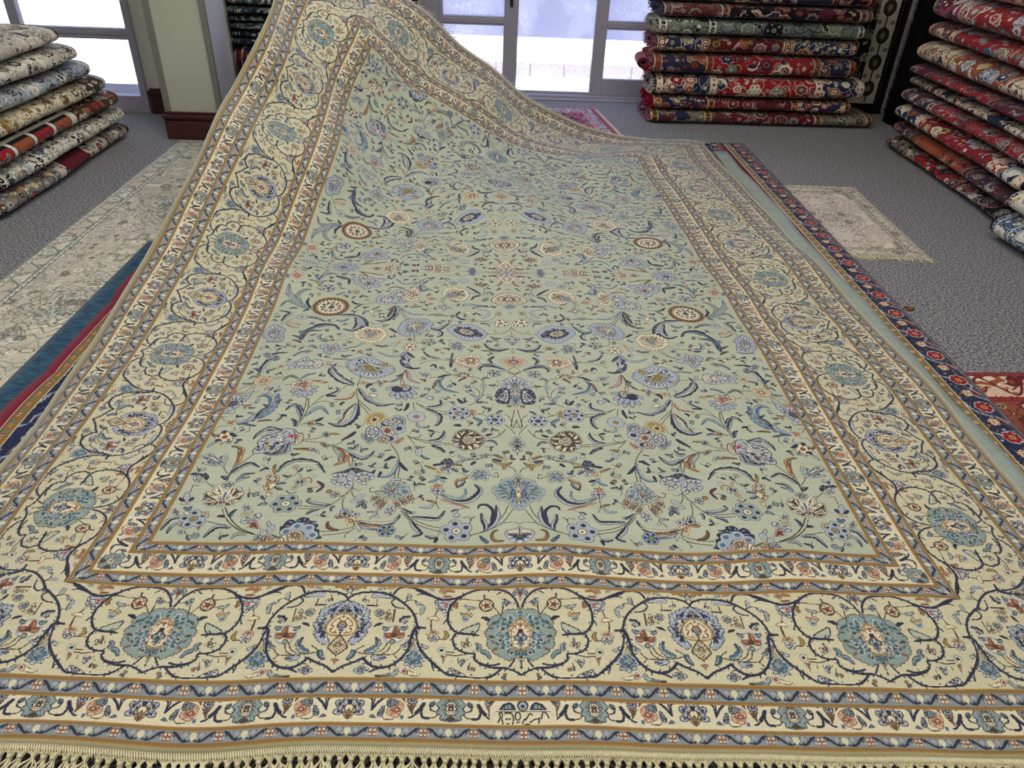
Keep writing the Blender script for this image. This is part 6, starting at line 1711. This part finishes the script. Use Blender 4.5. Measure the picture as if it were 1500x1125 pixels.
# rugs lying under the big one
def wv(u, v):
    if u > .034: return 0, 0
    k = 1-u/.034; return -k*(.020*abs(math.sin(v*24.5))**.7+.008*math.sin(v*31+1))+k*.008, k*.002*max(0, math.sin(v*49+.8))
flat_rug('blue_rug', 'teal blue rug showing as a strip between the cream runner and crimson edge', [(-.200, .30), (1.0, .30), (1.0, 2.15), (-.150, 2.15)], .0052, .002, M['blueback'], M['blueback'])
def navy_map():
    W, H, res = 2.92, 3.62, .003; rg_ = random.Random(25); A = np.full((int(H/res), int(W/res)), KI['N'], np.uint8)
    tile = Cv(0, 0, .24, .60, res, 'N')
    for y in (.0, .15, .30, .45, .60):
        for x in (.05, .19):
            s1 = 1 if int(round(y/.15)) % 2 else -1
            tile.seg(cat([(x-.05, y-.075), (x-.02*s1-.02, y-.03), (x+.03*s1, y+.02), (x+.045, y+.07)], 6), .0075, 'w'); tile.seg(cat([(x-.05, y-.075), (x-.02*s1-.02, y-.03), (x+.03*s1, y+.02), (x+.045, y+.07)], 6), .003, 's')
    for y in (.045, .195, .345, .495):
        for x in (.045, .185):
            flower(tile, (x, y), (x+.030, y), 7, 'w', 'R', 'm', 'o', .003)
            flower(tile, (x+.012, y+.075), (x+.030, y+.080), 5, 'm', 'i', 'R', 'o', .002)
            leaf(tile, [(x-.03, y+.05), (x-.015, y+.085), (x+.0, y+.11)], .018, 'O', 'm', 's', True, .002)
    fill_gaps(tile, 'N', rg_, 1500, .014, 1.2); fill_gaps(tile, 'N', rg_, 2500, .009, 1.2)
    x = (np.arange(A.shape[1])+.5)*res; y = (np.arange(A.shape[0])+.5)*res; X, Y = np.meshgrid(x, y)
    A = sample(tile, np.where(X < W/2, X-.083+.24, W-X) % .24, Y % .60)
    g = Cv(0, 0, .05, .04, res*.5, 'u'); g.poly([(.012, .010), (.024, .010), (.024, .026), (.012, .026)], 'w'); g.poly([(.015, .014), (.021, .014), (.021, .022), (.015, .022)], 'R')
    g.poly([(.034, .004), (.044, .010), (.044, .034), (.034, .030)], 'v'); g.seg([(0, .002), (.05, .002)], .004, 'b')
    def bandx(a, b, src=None, c=None):
        m = (X >= a) & (X < b)
        if c: A[m] = KI[c]
        else: A[m] = sample(g, Y[m] % .05, (X[m]-a)*.04/(b-a))
    bandx(0, .032, c='C'); bandx(.032, .036, c='i'); bandx(.036, .066); bandx(.066, .070, c='i')
    bandx(W-.006, W, c='m'); bandx(W-.010, W-.006, c='l')
    bandx(W-.100, W-.096, c='w'); bandx(W-.128, W-.100); bandx(W-.132, W-.128, c='w'); bandx(W-.16, W-.132, c='m')
    A[-2:] = KI['m']
    return A
nav = navy_map()
flat_rug('navy_rug', 'navy and red bordered rug lying under the big green rug, crimson wavy left edge', [(-.108, .22), (2.775, .22), (2.865, 3.835), (-.05, 3.84)], .0076, .003, nav, M['redback'], wav=wv, nseg=(90, 300))
pe = np.full((1130, 366), KI['W'], np.uint8); pw_ = Cv(0, 0, .045, 3.4, .003, 'h')
for k in range(160):
    pw_.poly([(.018, .004+k*.0215), (.036, .006+k*.0215), (.040, .015+k*.0215), (.020, .013+k*.0215)], 'k'); pw_.disc(.009, .010+k*.0215, .004, 'w')
pe[:, 366-27-15:366-27] = pw_.a[:1130, :15]
flat_rug('pale_edged_rug', 'rug with a pale green plain edge between the big rug and the navy border', [(1.6, .25), (2.668, .25), (2.705, 3.65), (1.6, 3.65)], .0109, .002, pe, M['paleteal'],
         wav=lambda u, v: ((.006*math.sin(v*19)+.003*math.sin(v*47)) if u > .9 else 0, .0))
t = None

# ------------------------------------------------------------------ rolled and folded rugs
def roll(name, label, p0, p1, w, h, z, A, group, seed, ends=('edge', 'edge'), fr=None, lean=0.0, curl=None, ex=2.5):
    """p0, p1: centre line on plan; w depth, h height, z underside."""
    rr = random.Random(seed); a = np.array(p0, float); c = np.array(p1, float); L = np.hypot(*(c-a)); d = (c-a)/L; e = np.array([-d[1], d[0]])
    nl, nr = 34, 40; V = []; uv = []
    ring = []
    for k in range(nr):
        t = 2*PI*k/nr; x = math.copysign(abs(math.cos(t))**(2/ex), math.cos(t)); y = math.copysign(abs(math.sin(t))**(2/ex), math.sin(t)); ring.append((x, y))
    per = [0]
    for k in range(nr): q = ring[(k+1) % nr]; per.append(per[-1]+math.hypot((q[0]-ring[k][0])*w/2, (q[1]-ring[k][1])*h/2))
    ph = [rr.uniform(0, 6.28) for _ in range(6)]
    for i in range(nl+1):
        s_ = i/nl; q = a+d*L*s_
        sc = 1-.035*(.5+.5*math.sin(s_*7+ph[0]))-.02*(.5+.5*math.sin(s_*17+ph[1])); end = min(s_, 1-s_)*L
        if end < .02: sc *= .90+.10*math.sqrt(max(end, 0)/.02)
        side_ = .008*math.sin(s_*5+ph[2]); dz = 0
        for k in range(nr+1):
            x, y = ring[k % nr]; bump = 1+.018*math.sin(3*(2*PI*k/nr)+s_*9+ph[3])
            pos = q+e*(x*w/2*sc*bump+side_); V.append((pos[0], pos[1], z+h/2+y*h/2*sc*min(bump, 1.0))); uv.append((s_, per[k]/per[-1]))
    F = [(i*(nr+1)+k, i*(nr+1)+k+1, (i+1)*(nr+1)+k+1, (i+1)*(nr+1)+k) for i in range(nl) for k in range(nr)]
    r = empty(name, ((a[0]+c[0])/2, (a[1]+c[1])/2, z)); tag(r, label, 'rug', group)
    m = A if isinstance(A, bpy.types.Material) else knots(name+'_pile_%d' % seed, A, .15, .16, 450, .4)
    mesh('rug_pile', V, F, m, r, uv)
    for q, dr, em in ((a, -1, ends[0]), (c, 1, ends[1])):
        VV = []; FF = []; K = 9
        for g in range(K+1):
            f = (1-g/K)*.91; out = (.004 if g % 2 else -.010)-(.012 if g > K-3 else 0)
            for k in range(nr):
                x, y = ring[k]; pos = q+d*dr*out+e*(x*w/2*f); VV.append((pos[0], pos[1], z+h/2+y*h/2*f))
        for g in range(K):
            for k in range(nr): FF.append((g*nr+k, g*nr+(k+1) % nr, (g+1)*nr+(k+1) % nr, (g+1)*nr+k))
        mesh('rolled_end', VV, FF, M[em], r, smooth=False)
    if fr:
        for which, ln, mm in fr:
            q = a if which == 0 else c; dr = -1 if which == 0 else 1; b = MB()
            for k in range(150):
                t = rr.uniform(0, 2*PI); f = rr.uniform(.35, 1); x, y = math.cos(t)*w/2*f, math.sin(t)*h/2*f; l = ln*rr.uniform(.5, 1.2)
                p = q+e*x+d*dr*(-.004); pz = z+h/2+y
                p2 = p+d*dr*l*.6+e*rr.uniform(-.01, .01); p3 = p+d*dr*l*.8+e*rr.uniform(-.02, .02)
                b.tube([(p[0], p[1], pz), (p2[0], p2[1], max(z+.004, pz-.004)), (p3[0], p3[1], max(z+.003, pz-l*.6))], [.002, .0025, .001], 4)
            b.build('fringe', M[mm], r, smooth=True)
    if curl:
        b = MB(); q = a; P = []
        for k in range(26):
            t = k/25*4.2*PI; R_ = .010+.0022*k/2; P.append((q[0]-.055+math.cos(t)*R_*1.2, q[1]-w*.36, z+h*.5+math.sin(t)*R_))
        for k in range(len(P)-1):
            x0, y0, z0 = P[k]; x1, _, z1 = P[k+1]
            n = len(b.V); b.V += [(x0, y0, z0), (x1, y0, z1), (x1+.02, y0+w*.5, z1), (x0+.02, y0+w*.5, z0)]; b.F.append((n, n+1, n+2, n+3))
        b.box(q[0]-.045, y0+.01, z+h*.1, q[0]+.005, y0+w*.5, z+h*.35)
        o = b.build('curled_edge', M[curl], r, smooth=False); md = o.modifiers.new('thick', 'SOLIDIFY'); md.thickness = .004
    return r

RD = ['R', 'i', 'N', 'O', 'm', 'h']; NV = ['i', 'R', 's', 'h', 'O', 'l']; CR = ['N', 'R', 't', 'O', 'i', 'o']
def bm(L, w, h, seed, **k): k['R0'] = k.get('R0', .045)*.72; k['fill'] = .013; return band_map(L, (w+h)*2*.86, .0026, seed, **k)
# back stack, along the wall right of the door
BS = [ # x0, x1, h, label, pattern
 (2.36, 3.90, .085, 'maroon folded rug with green and beige left border, bottom of the back stack', dict(ground='m', cols=['m', 'z', 'h', 'b'], o='z', bground='h', bcols=['G', 'm', 'b', 'N'], bo='b', b0=.42, b1=.42, R0=.055)),
 (2.37, 3.72, .088, 'dark red folded rug with navy flowered end, second from bottom of the back stack', dict(ground='m', cols=['R', 'z', 'b', 'm'], o='z', bground='N', bcols=['O', 'R', 'i', 'm'], bo='m', b0=.42, b1=.42)),
 (2.36, 3.78, .135, 'thick red folded rug with ivory edged navy flowers, third from bottom of the back stack', dict(ground='R', cols=['N', 'i', 'R', 'O', 'G'], o='w', bground='N', bcols=['i', 'R', 'p', 'm', 'O'], bo='w', guard='i', b0=.42, b1=.36, R0=.06)),
 (2.33, 3.68, .128, 'crimson folded rug with curled red left edge, fourth up the back stack', dict(ground='R', cols=['G', 'm', 'O', 'N', 'i'], o='m', bground='N', bcols=['R', 'O', 'm', 'h'], bo='b', guard='O', b0=.40, b1=.3, R0=.06)),
 (2.34, 3.66, .105, 'dark red and navy folded rug below the grey green one in the back stack', dict(ground='m', cols=['o', 'G', 'R', 'N', 'h'], o='b', bground='N', bcols=['i', 'o', 'G', 'm'], bo='i', guard='m', b0=.34, b1=.5, R0=.06)),
 (2.33, 3.67, .100, 'grey green folded rug with thin dark vines, the palest in the back stack', dict(ground='v', cols=['v', 'k', 'G', 'v'], o='k', bground='G', bcols=['w', 'k', 'v'], bo='k', guard='w', b0=.38, b1=.02, R0=.07, fill=.03)),
 (2.35, 3.69, .085, 'brown red folded rug with pale rosettes, resting on the grey green one', dict(ground='k', cols=['O', 'h', 'm', 'N'], o='m', bground='z', bcols=['h', 'O', 'm', 'b'], bo='m', guard='h', b0=.42, b1=.1, R0=.06)),
 (2.33, 3.70, .10, 'navy folded rug with rust and cream palmettes near the top of the back stack', dict(ground='N', cols=['k', 'O', 'i', 'm', 'l'], o='m', bground='k', bcols=['O', 'h', 'm'], bo='m', guard='m', b0=.25, b1=.3, R0=.055)),
 (2.36, 3.72, .10, 'dark plum folded rug on top of the back stack', dict(ground='z', cols=['k', 'O', 'h', 'm'], o='m', bground='k', bcols=['O', 'h', 'm'], bo='m', guard='m', b0=.25, b1=.3)),
]
z = .0006
for k, (x0, x1, h, lab, kw) in enumerate(BS):
    w = .42+.02*math.sin(k*2.3); dy = .012*math.sin(k*1.9)
    fr = [(0, .026, ('pinkyarn', 'redyarn', 'whiteyarn', 'pinkyarn', 'pinkyarn', 'greyyarn', 'blueyarn', 'blueyarn', 'greyyarn')[k])]
    roll('folded_rug', lab, (x0, 4.275+w/2+dy), (x1, 4.285+w/2+dy), w, h, z, bm(x1-x0, w, h, 100+k, **kw), 'rugs stacked right of the door', 100+k, ('redback' if k in (1, 3) else 'edge', 'redback' if k in (0, 2) else 'edge'), fr, curl='redback' if k == 3 else None, ex=3.0)
    z += h+.0006
# right stack
RS = [
 (3.90, .080, 'navy and olive flowered rolled rug with red middle, bottom of the right stack', dict(ground='R', cols=['N', 'G', 'i', 'b', 'k'], o='k', bground='k', bcols=['q', 'N', 'm', 'b', 'h'], bo='q', guard='k', b0=.42, b1=.5, R0=.05)),
 (3.92, .090, 'brick red rolled rug with plum end, second from the floor in the right stack', dict(ground='O', cols=['m', 'O', 'N', 'O'], o='m', bground='z', bcols=['h', 'N', 'm', 'b'], bo='N', guard='m', b0=.34, b1=.5, R0=.05, patch=(.42, .62, 'O'))),
 (3.90, .105, 'crimson and navy rolled rug with yellow flowers, third from the floor at right', dict(ground='R', cols=['Y', 'l', 'N', 'w', 'm'], o='N', bground='N', bcols=['w', 'l', 'R', 'i'], bo='w', guard='p', b0=.36, b1=.3, R0=.06)),
 (3.89, .095, 'muted red rolled rug with rose and grey sprigs, fourth from the floor at right', dict(ground='R', cols=['z', 'h', 'm', 'P', 'N'], o='h', bground='z', bcols=['h', 'l', 'N', 'p'], bo='N', guard='p', b0=.42, b1=.1, R0=.045)),
 (3.88, .070, 'navy rolled rug with pink scalloped medallion and beige end at right', dict(ground='N', cols=['p', 'G', 'w', 'R', 'h'], o='k', bground='h', bcols=['b', 'q', 'z', 'N'], bo='b', guard='q', b0=.30, b1=.3, R0=.055)),
 (3.87, .065, 'thin red and navy rolled rug squeezed below the orange cream one at right', dict(ground='R', cols=['N', 'm', 'G', 'R'], o='N', bground='m', bcols=['N', 'z', 'h'], bo='N', guard='m', b0=.30, b1=.5, R0=.045)),
 (3.885, .130, 'cream and orange bordered rolled rug with yellow edged stars at right', dict(ground='O', cols=['Y', 'N', 'w', 'l', 'R'], o='N', bground='i', bcols=['N', 'O', 'm', 'Y', 'p'], bo='N', guard='p', b0=.46, b1=.4, R0=.055)),
 (3.86, .105, 'crimson rolled rug with violet stem motifs, eighth from the floor at right', dict(ground='R', cols=['l', 'p', 'G', 'm', 's'], o='m', bground='z', bcols=['p', 'l', 'R', 'N'], bo='p', guard='p', b0=.34, b1=.3, R0=.05)),
 (3.85, .140, 'thick pink and crimson rolled rug with large rosettes near the right stack top', dict(ground='R', cols=['p', 'l', 'P', 'w', 'G'], o='m', bground='P', bcols=['w', 'l', 'm', 'G'], bo='N', guard='p', b0=.40, b1=.3, R0=.075)),
 (3.82, .110, 'pale rose rolled rug above the thick pink one at right', dict(ground='p', cols=['P', 'w', 'R', 'l'], o='P', bground='P', bcols=['w', 'p', 'm'], bo='w', guard='w', b0=.3, b1=.3, R0=.05)),
 (3.80, .110, 'red rolled rug with white sprigs on top of the right stack', dict(ground='R', cols=['w', 'P', 'm', 'l'], o='w', bground='m', bcols=['w', 'P', 'R'], bo='w', guard='p', b0=.3, b1=.3, R0=.05)),
]
z = .0006
for k, (y1, h, lab, kw) in enumerate(RS):
    w = .44; sx = .010*math.sin(k*2.1)
    roll('rolled_rug', lab, (3.795+w/2+sx, y1), (3.70+w/2+sx, 2.47), w, h, z, bm(y1-2.47, w, h, 130+k, **kw), 'rugs stacked at the right', 130+k, ('redback' if k in (0, 2, 7, 8) else 'edge', 'edge'), ex=2.3)
    z += h+.0006
# three pale rugs before the right stack
BL = dict(ground='w', cols=['N', 'l', 's', 'w'], o='N', bground='l', bcols=['N', 'w', 's'], bo='N', guard='l', b0=.2, b1=.2, R0=.06)
roll('rolled_rug', 'lavender and navy rolled rug on the floor at the right picture edge', (3.56+.2, 2.41), (3.575+.2, 1.45), .40, .135, .0006, bm(.96, .4, .13, 160, **BL), 'pale rugs before the right stack', 160, ('edge', 'edge'))
roll('rolled_rug', 'white rolled rug with navy and yellow scrolls, atop the lavender one', (3.57+.2, 2.39), (3.585+.2, 1.45), .38, .115, .1362, bm(.94, .4, .11, 161, ground='w', cols=['N', 'Y', 'w', 'G'], o='N', bground='w', bcols=['N', 'Y', 'w'], bo='N', guard='w', b0=.25, b1=.2, R0=.07), 'pale rugs before the right stack', 161, ('whiteyarn', 'edge'))
roll('rolled_rug', 'small white rolled rug at the right edge above the navy scrolled one', (3.66+.16, 2.36), (3.68+.16, 1.45), .30, .09, .2518, bm(.9, .3, .09, 162, ground='w', cols=['l', 'w', 'h'], o='h', bground='w', bcols=['l', 'h', 'w'], bo='h', guard='w', b0=.2, b1=.2), 'pale rugs before the right stack', 162, ('whiteyarn', 'edge'))
# left stack
LS = [
 (2.33, 3.66, .088, 'grey patterned rolled rug with plain red patch, bottom of the left stack', dict(ground='q', cols=['w', 'l', 'R', 'h', 'k'], o='h', bground='h', bcols=['w', 'k', 'l', 'Y', 'R'], bo='k', guard='h', b0=.50, b1=.30, R0=.035, patch=(.58, .82, 'm')), ('redback', 'edge')),
 (2.40, 3.66, .092, 'cream rolled rug with black scrolls and open hollow end, second from floor at left', dict(ground='w', cols=['N', 'i', 'w', 'B', 'k'], o='k', bground='w', bcols=['k', 'h', 'i', 'l'], bo='k', guard='w', b0=.35, b1=.36, R0=.035), ('edge', 'edge')),
 (2.20, 3.62, .094, 'rolled rug with a row of red and orange squares framed in white at left', 'squares', ('edge', 'whiteyarn')),
 (2.20, 3.54, .094, 'golden beige rolled rug with brown paisley end, above the one with squares', dict(ground='i', cols=['o', 'q', 'b', 'i', 'Y'], o='b', bground='b', bcols=['Y', 'B', 'O', 'q', 'i'], bo='k', guard='q', b0=.34, b1=.30, R0=.035), ('edge', 'redback')),
 (2.20, 3.42, .092, 'pale blue grey rolled rug with dark scallops, above the golden beige one', dict(ground='l', cols=['w', 'h', 'l', 'N'], o='h', bground='l', bcols=['w', 'N', 'h'], bo='N', guard='w', b0=.3, b1=.34, R0=.045), ('edge', 'edge')),
 (2.20, 3.33, .092, 'white grey rolled rug with dark wreath motifs, sixth up the left stack', dict(ground='w', cols=['h', 'w', 'q', 'k'], o='h', bground='q', bcols=['h', 'w', 'k'], bo='k', guard='w', b0=.3, b1=.3, R0=.045), ('edge', 'edge')),
 (2.20, 3.22, .092, 'light ivory rolled rug on top of the left stack', dict(ground='q', cols=['h', 'w', 'b'], o='h', bground='w', bcols=['h', 'q', 'b'], bo='h', guard='w', b0=.3, b1=.3, R0=.045), ('edge', 'edge')),
]
z = .0006
for k, (y0, y1, h, lab, kw, en) in enumerate(LS):
    w = .40; xf = -.775-.004*k; L_ = y1-y0; H_ = (w+h)*2*.86
    if kw == 'squares':
        cv = Cv(0, 0, L_, H_, .003, 'w'); rr = random.Random(5); x = .02; ci = 0
        sq = Cv(0, 0, L_, H_, .003, 'b')
        scatter(sq, 'b', rr, .03, ['R', 'O', 'i', 'G'], 'b', .012)
        i1 = int(.95/.003); cv.a[:, i1:] = sq.a[:, i1:]
        while x < .90:
            y = .02
            while y < H_:
                col = ('R', 'N', 'O', 'v')[ci % 4]; ci += 1
                cv.poly([(x, y), (x+.155, y), (x+.155, y+.15), (x, y+.15)], 'k'); cv.poly([(x+.008, y+.02), (x+.147, y+.02), (x+.147, y+.14), (x+.008, y+.14)], col)
                for q in range(9): motif(cv, x+rr.uniform(.03, .13), y+rr.uniform(.05, .12), .016, rr, ['k', 'i', 'N', 'h'], 'k')
                y += .175
            ci += 1; x += .18
        A = cv.a
    else: A = bm(L_, w, h, 180+k, **kw)
    roll('rolled_rug', lab, (xf-.03-w/2, y0), (xf-w/2, y1), w, h, z, A, 'rugs stacked at the left', 180+k, en, ex=2.6)
    z += h+.0006
# dark pile between the pillar and the door
DP = [(.215, 'navy and maroon folded rug with tan clouds, lowest in the dark pile by the pillar', dict(ground='N', cols=['m', 'k', 'i', 'N'], o='k', bground='k', bcols=['m', 'i', 'N'], bo='m', guard='m', b0=.3, b1=.3, R0=.05)),
      (.205, 'dark maroon folded rug with tan flowers, second in the dark pile by the pillar', dict(ground='m', cols=['k', 'i', 'N', 'm'], o='k', bground='N', bcols=['m', 'i', 'k'], bo='k', guard='m', b0=.3, b1=.3, R0=.05))]
for q in range(5):
    DP.append((.042, ('lowest', 'second', 'third', 'fourth', 'fifth')[q]+' thin dark green folded rug up the pile between pillar and door', dict(ground='d', cols=['k', 'N', 'v', 'k'], o='k', bground='k', bcols=['d', 'v', 'N'], bo='d', guard='k', b0=.3, b1=.3, R0=.03)))
DP.append((.10, 'teal folded rug with white scrolls on top of the dark pile', dict(ground='d', cols=['w', 'k', 'B', 'w'], o='w', bground='d', bcols=['w', 'k'], bo='w', guard='w', b0=.3, b1=.3, R0=.05)))
DP.append((.12, 'navy checked folded rug above the teal one, top of the pile left of the door', dict(ground='N', cols=['k', 'O', 'd'], o='k', bground='k', bcols=['O', 'd'], bo='b', guard='k', b0=.3, b1=.3, R0=.05)))
z = .0006
for k, (h, lab, kw) in enumerate(DP):
    roll('folded_rug', lab, (-.28-.004*(k % 3), 4.37), (.80+.012*math.sin(k*2), 4.37), .48, h, z, bm(1.08, .48, h, 210+k, **kw), 'dark rugs piled left of the door', 210+k, ex=3.4)
    z += h+.0006

# hanging rug with ivory flower border, behind the back stack
W_, H_ = 1.5, 2.3
cv = Cv(0, 0, W_, H_, .0035, 'k'); rr = random.Random(9); scatter(cv, 'k', rr, .05, ['h', 'm', 'b', 'k'], 'b', .02)
def frame_band(o, wd, c):
    for P in ([(o, o), (o+wd, o), (o+wd, H_-o), (o, H_-o)], [(W_-o-wd, o), (W_-o, o), (W_-o, H_-o), (W_-o-wd, H_-o)], [(o, o), (W_-o, o), (W_-o, o+wd), (o, o+wd)]): cv.poly(P, c)
frame_band(.0, .065, 'k')
for k in range(90):
    for x in (W_-.045, W_-.255, .045, .255): cv.disc(x, .01+k*.026, .006, 'h'); cv.disc(x, .01+k*.026, .003, 'k')
frame_band(.068, .135, 'q')
y = .17; k = 0
while y < H_:
    for x in (W_-.136, .136):
        cv.seg([(x, y-.09), (x, y+.09)], .010, 'b'); cv.disc(x, y, .043, 'k', .052); cv.disc(x, y, .036, 'b', .044); cv.disc(x, y, .017, 'h', .022)
        for s_ in (-1, 1): cv.disc(x+s_*.046, y+.085, .013, 'b'); cv.disc(x+s_*.046, y+.085, .006, 'q')
    y += .175
V = []; uv = []; nx, ny = 20, 40
for i in range(nx+1):
    for j in range(ny+1):
        u, v = i/nx, j/ny; V.append((2.645+W_*u+.03*(1-v)*(u-.0), 4.775+.012*math.sin(u*9)*(1-v)-.02*(1-v), .004+H_*v)); uv.append((u, v))
F = [(i*(ny+1)+j, (i+1)*(ny+1)+j, (i+1)*(ny+1)+j+1, i*(ny+1)+j+1) for i in range(nx) for j in range(ny)]
r = empty('wall_rug', (3.4, 4.775, 0)); tag(r, 'tall dark rug with ivory flowered border hanging upright behind the back stack', 'rug')
o = mesh('rug_pile', V, F, [knots('hanging_rug_pile', cv.a, .1, .15, 450, .4)], r, uv); md = o.modifiers.new('t', 'SOLIDIFY'); md.thickness = .008; md.offset = -1
b = MB()
for k in range(230):
    zz = .01+k*.0098; b.tube([(4.170, 4.765, zz+.006), (4.185, 4.760, zz+.002), (4.205+rr.uniform(-.006, .01), 4.757, max(.004, zz-rr.uniform(.0, .02)))], [.0025, .003, .0015], 4)
b.build('fringe', M['whiteyarn'], r, smooth=True)
cv2_ = Cv(0, 0, 1.2, 2.2, .004, 'k'); scatter(cv2_, 'k', rr, .06, ['b', 'z', 'k', 'k'], 'k', .03)
b = MB(); b.box(4.235, 4.80, .004, 5.45, 4.812, 2.25)
uv = [((x-4.235)/1.2, zz/2.25) for x, y, zz in b.V]
r = empty('wall_rug', (4.84, 4.80, 0)); tag(r, 'black and brown rug hanging on the wall in the dark corner behind the right stack', 'rug')
mesh('rug_pile', b.V, b.F, [knots('dark_hanging_pile', cv2_.a, .05, .15, 450, .3)], r, uv, smooth=False)
# black rolled rugs standing on end
def upright(label, x, y, r0, H, seed):
    rr = random.Random(seed); V = []; nr, nl = 36, 12
    for i in range(nl+1):
        for k in range(nr):
            t = 2*PI*k/nr; R = r0*(1+.02*math.sin(3*t+i*.3+seed))*(1-.02*i/nl); V.append((x+R*math.cos(t)+.02*i/nl, y+R*math.sin(t), .0006+H*i/nl))
    F = [(i*nr+k, i*nr+(k+1) % nr, (i+1)*nr+(k+1) % nr, (i+1)*nr+k) for i in range(nl) for k in range(nr)]
    F.append(tuple(range(nr))[::-1]); F.append(tuple(nl*nr+k for k in range(nr)))
    r = empty('upright_rolled_rug', (x, y, 0)); tag(r, label, 'rug')
    mesh('rug_back', V, F, M['dark'], r, smooth=True)
    b = MB()                       # flap where the roll ends
    b.box(x-.01, y-r0-.006, .004, x+.06, y-r0+.004, H*.98); b.build('loose_edge', M['dark'], r, .003)
upright('black rolled rug standing on end between the back stack and right stack', 4.262, 4.50, .170, 2.1, 1)
upright('second black rolled rug standing behind the right stack', 4.62, 4.52, .18, 2.2, 2)
# small scrap of brown fluff on the carpet
b = MB(); rr = random.Random(4)
for k in range(26):
    a = rr.uniform(0, 6.28); p = Vector((2.845+rr.uniform(-.012, .012), 1.665+rr.uniform(-.008, .008), .004)); b.tube([p, p+Vector((math.cos(a)*.01, math.sin(a)*.008, .006)), p+Vector((math.cos(a+.8)*.018, math.sin(a+.8)*.012, -.001))], [.0022, .002, .001], 4)
o = b.build('fluff_scrap', mat('orange_brown_wool', (150, 96, 52), .95), None, smooth=True); tag(o, 'tiny tuft of orange brown fluff on the dark carpet floor', 'fluff')

# ------------------------------------------------------------------ light
w = bpy.data.worlds.new('daylight'); SC.world = w; w.use_nodes = True; t = w.node_tree
bg = t.nodes['Background']; tc = t.nodes.new('ShaderNodeTexCoord'); sx = t.nodes.new('ShaderNodeSeparateXYZ'); t.links.new(tc.outputs['Generated'], sx.inputs[0])
cr = t.nodes.new('ShaderNodeValToRGB'); t.links.new(sx.outputs['Z'], cr.inputs[0])
cr.color_ramp.elements[0].position = .0; cr.color_ramp.elements[0].color = (.86, .91, 1, 1)
cr.color_ramp.elements[1].position = .7; cr.color_ramp.elements[1].color = (.42, .52, .85, 1)
t.links.new(cr.outputs[0], bg.inputs[0]); bg.inputs[1].default_value = WORLD
def light(name, typ, loc, rot, energy, col, size=None, sy=None):
    l = bpy.data.lights.new(name, typ); l.energy = energy; l.color = col
    if typ == 'AREA': l.shape = 'RECTANGLE'; l.size = size; l.size_y = sy or size
    o = bpy.data.objects.new(name, l); C.objects.link(o); o.location = loc; o.rotation_euler = rot; return o
s_ = light('sun', 'SUN', (0, 0, 6), (math.radians(3), math.radians(-34), 0), 10.0, (1, .96, .88)); s_.data.angle = .01
for x, y, e in LAMPS: light('ceiling_and_fill_lamp', 'AREA', (x, y, ZC-.05), (0, 0, 0), e, (1, .96, .88), 1.3, .35)  # the rear two are added fill light, not known fixtures

# ------------------------------------------------------------------ camera
cam = bpy.data.cameras.new('camera'); co = bpy.data.objects.new('camera', cam); C.objects.link(co); SC.camera = co
cam.sensor_width = 36; cam.lens = 1076.668/1500*36; cam.clip_start = .05; cam.clip_end = 100
yaw, pit, rol = .065, .5899, .0466
f = Vector((math.sin(yaw)*math.cos(pit), math.cos(yaw)*math.cos(pit), -math.sin(pit))); r = Vector((math.cos(yaw), -math.sin(yaw), 0)); u = r.cross(f)
r2 = r*math.cos(rol)+u*math.sin(rol); u2 = -r*math.sin(rol)+u*math.cos(rol)
co.matrix_world = Matrix(((r2.x, u2.x, -f.x, 1.19), (r2.y, u2.y, -f.y, -.75), (r2.z, u2.z, -f.z, 1.26115), (0, 0, 0, 1)))
vs = SC.view_settings; vs.view_transform = 'Standard'; vs.look = 'None'; vs.gamma = 1; vs.use_curve_mapping = False; vs.exposure = EXPO
SC.cycles.use_denoising = True; SC.cycles.max_bounces = 8; SC.cycles.transparent_max_bounces = 16
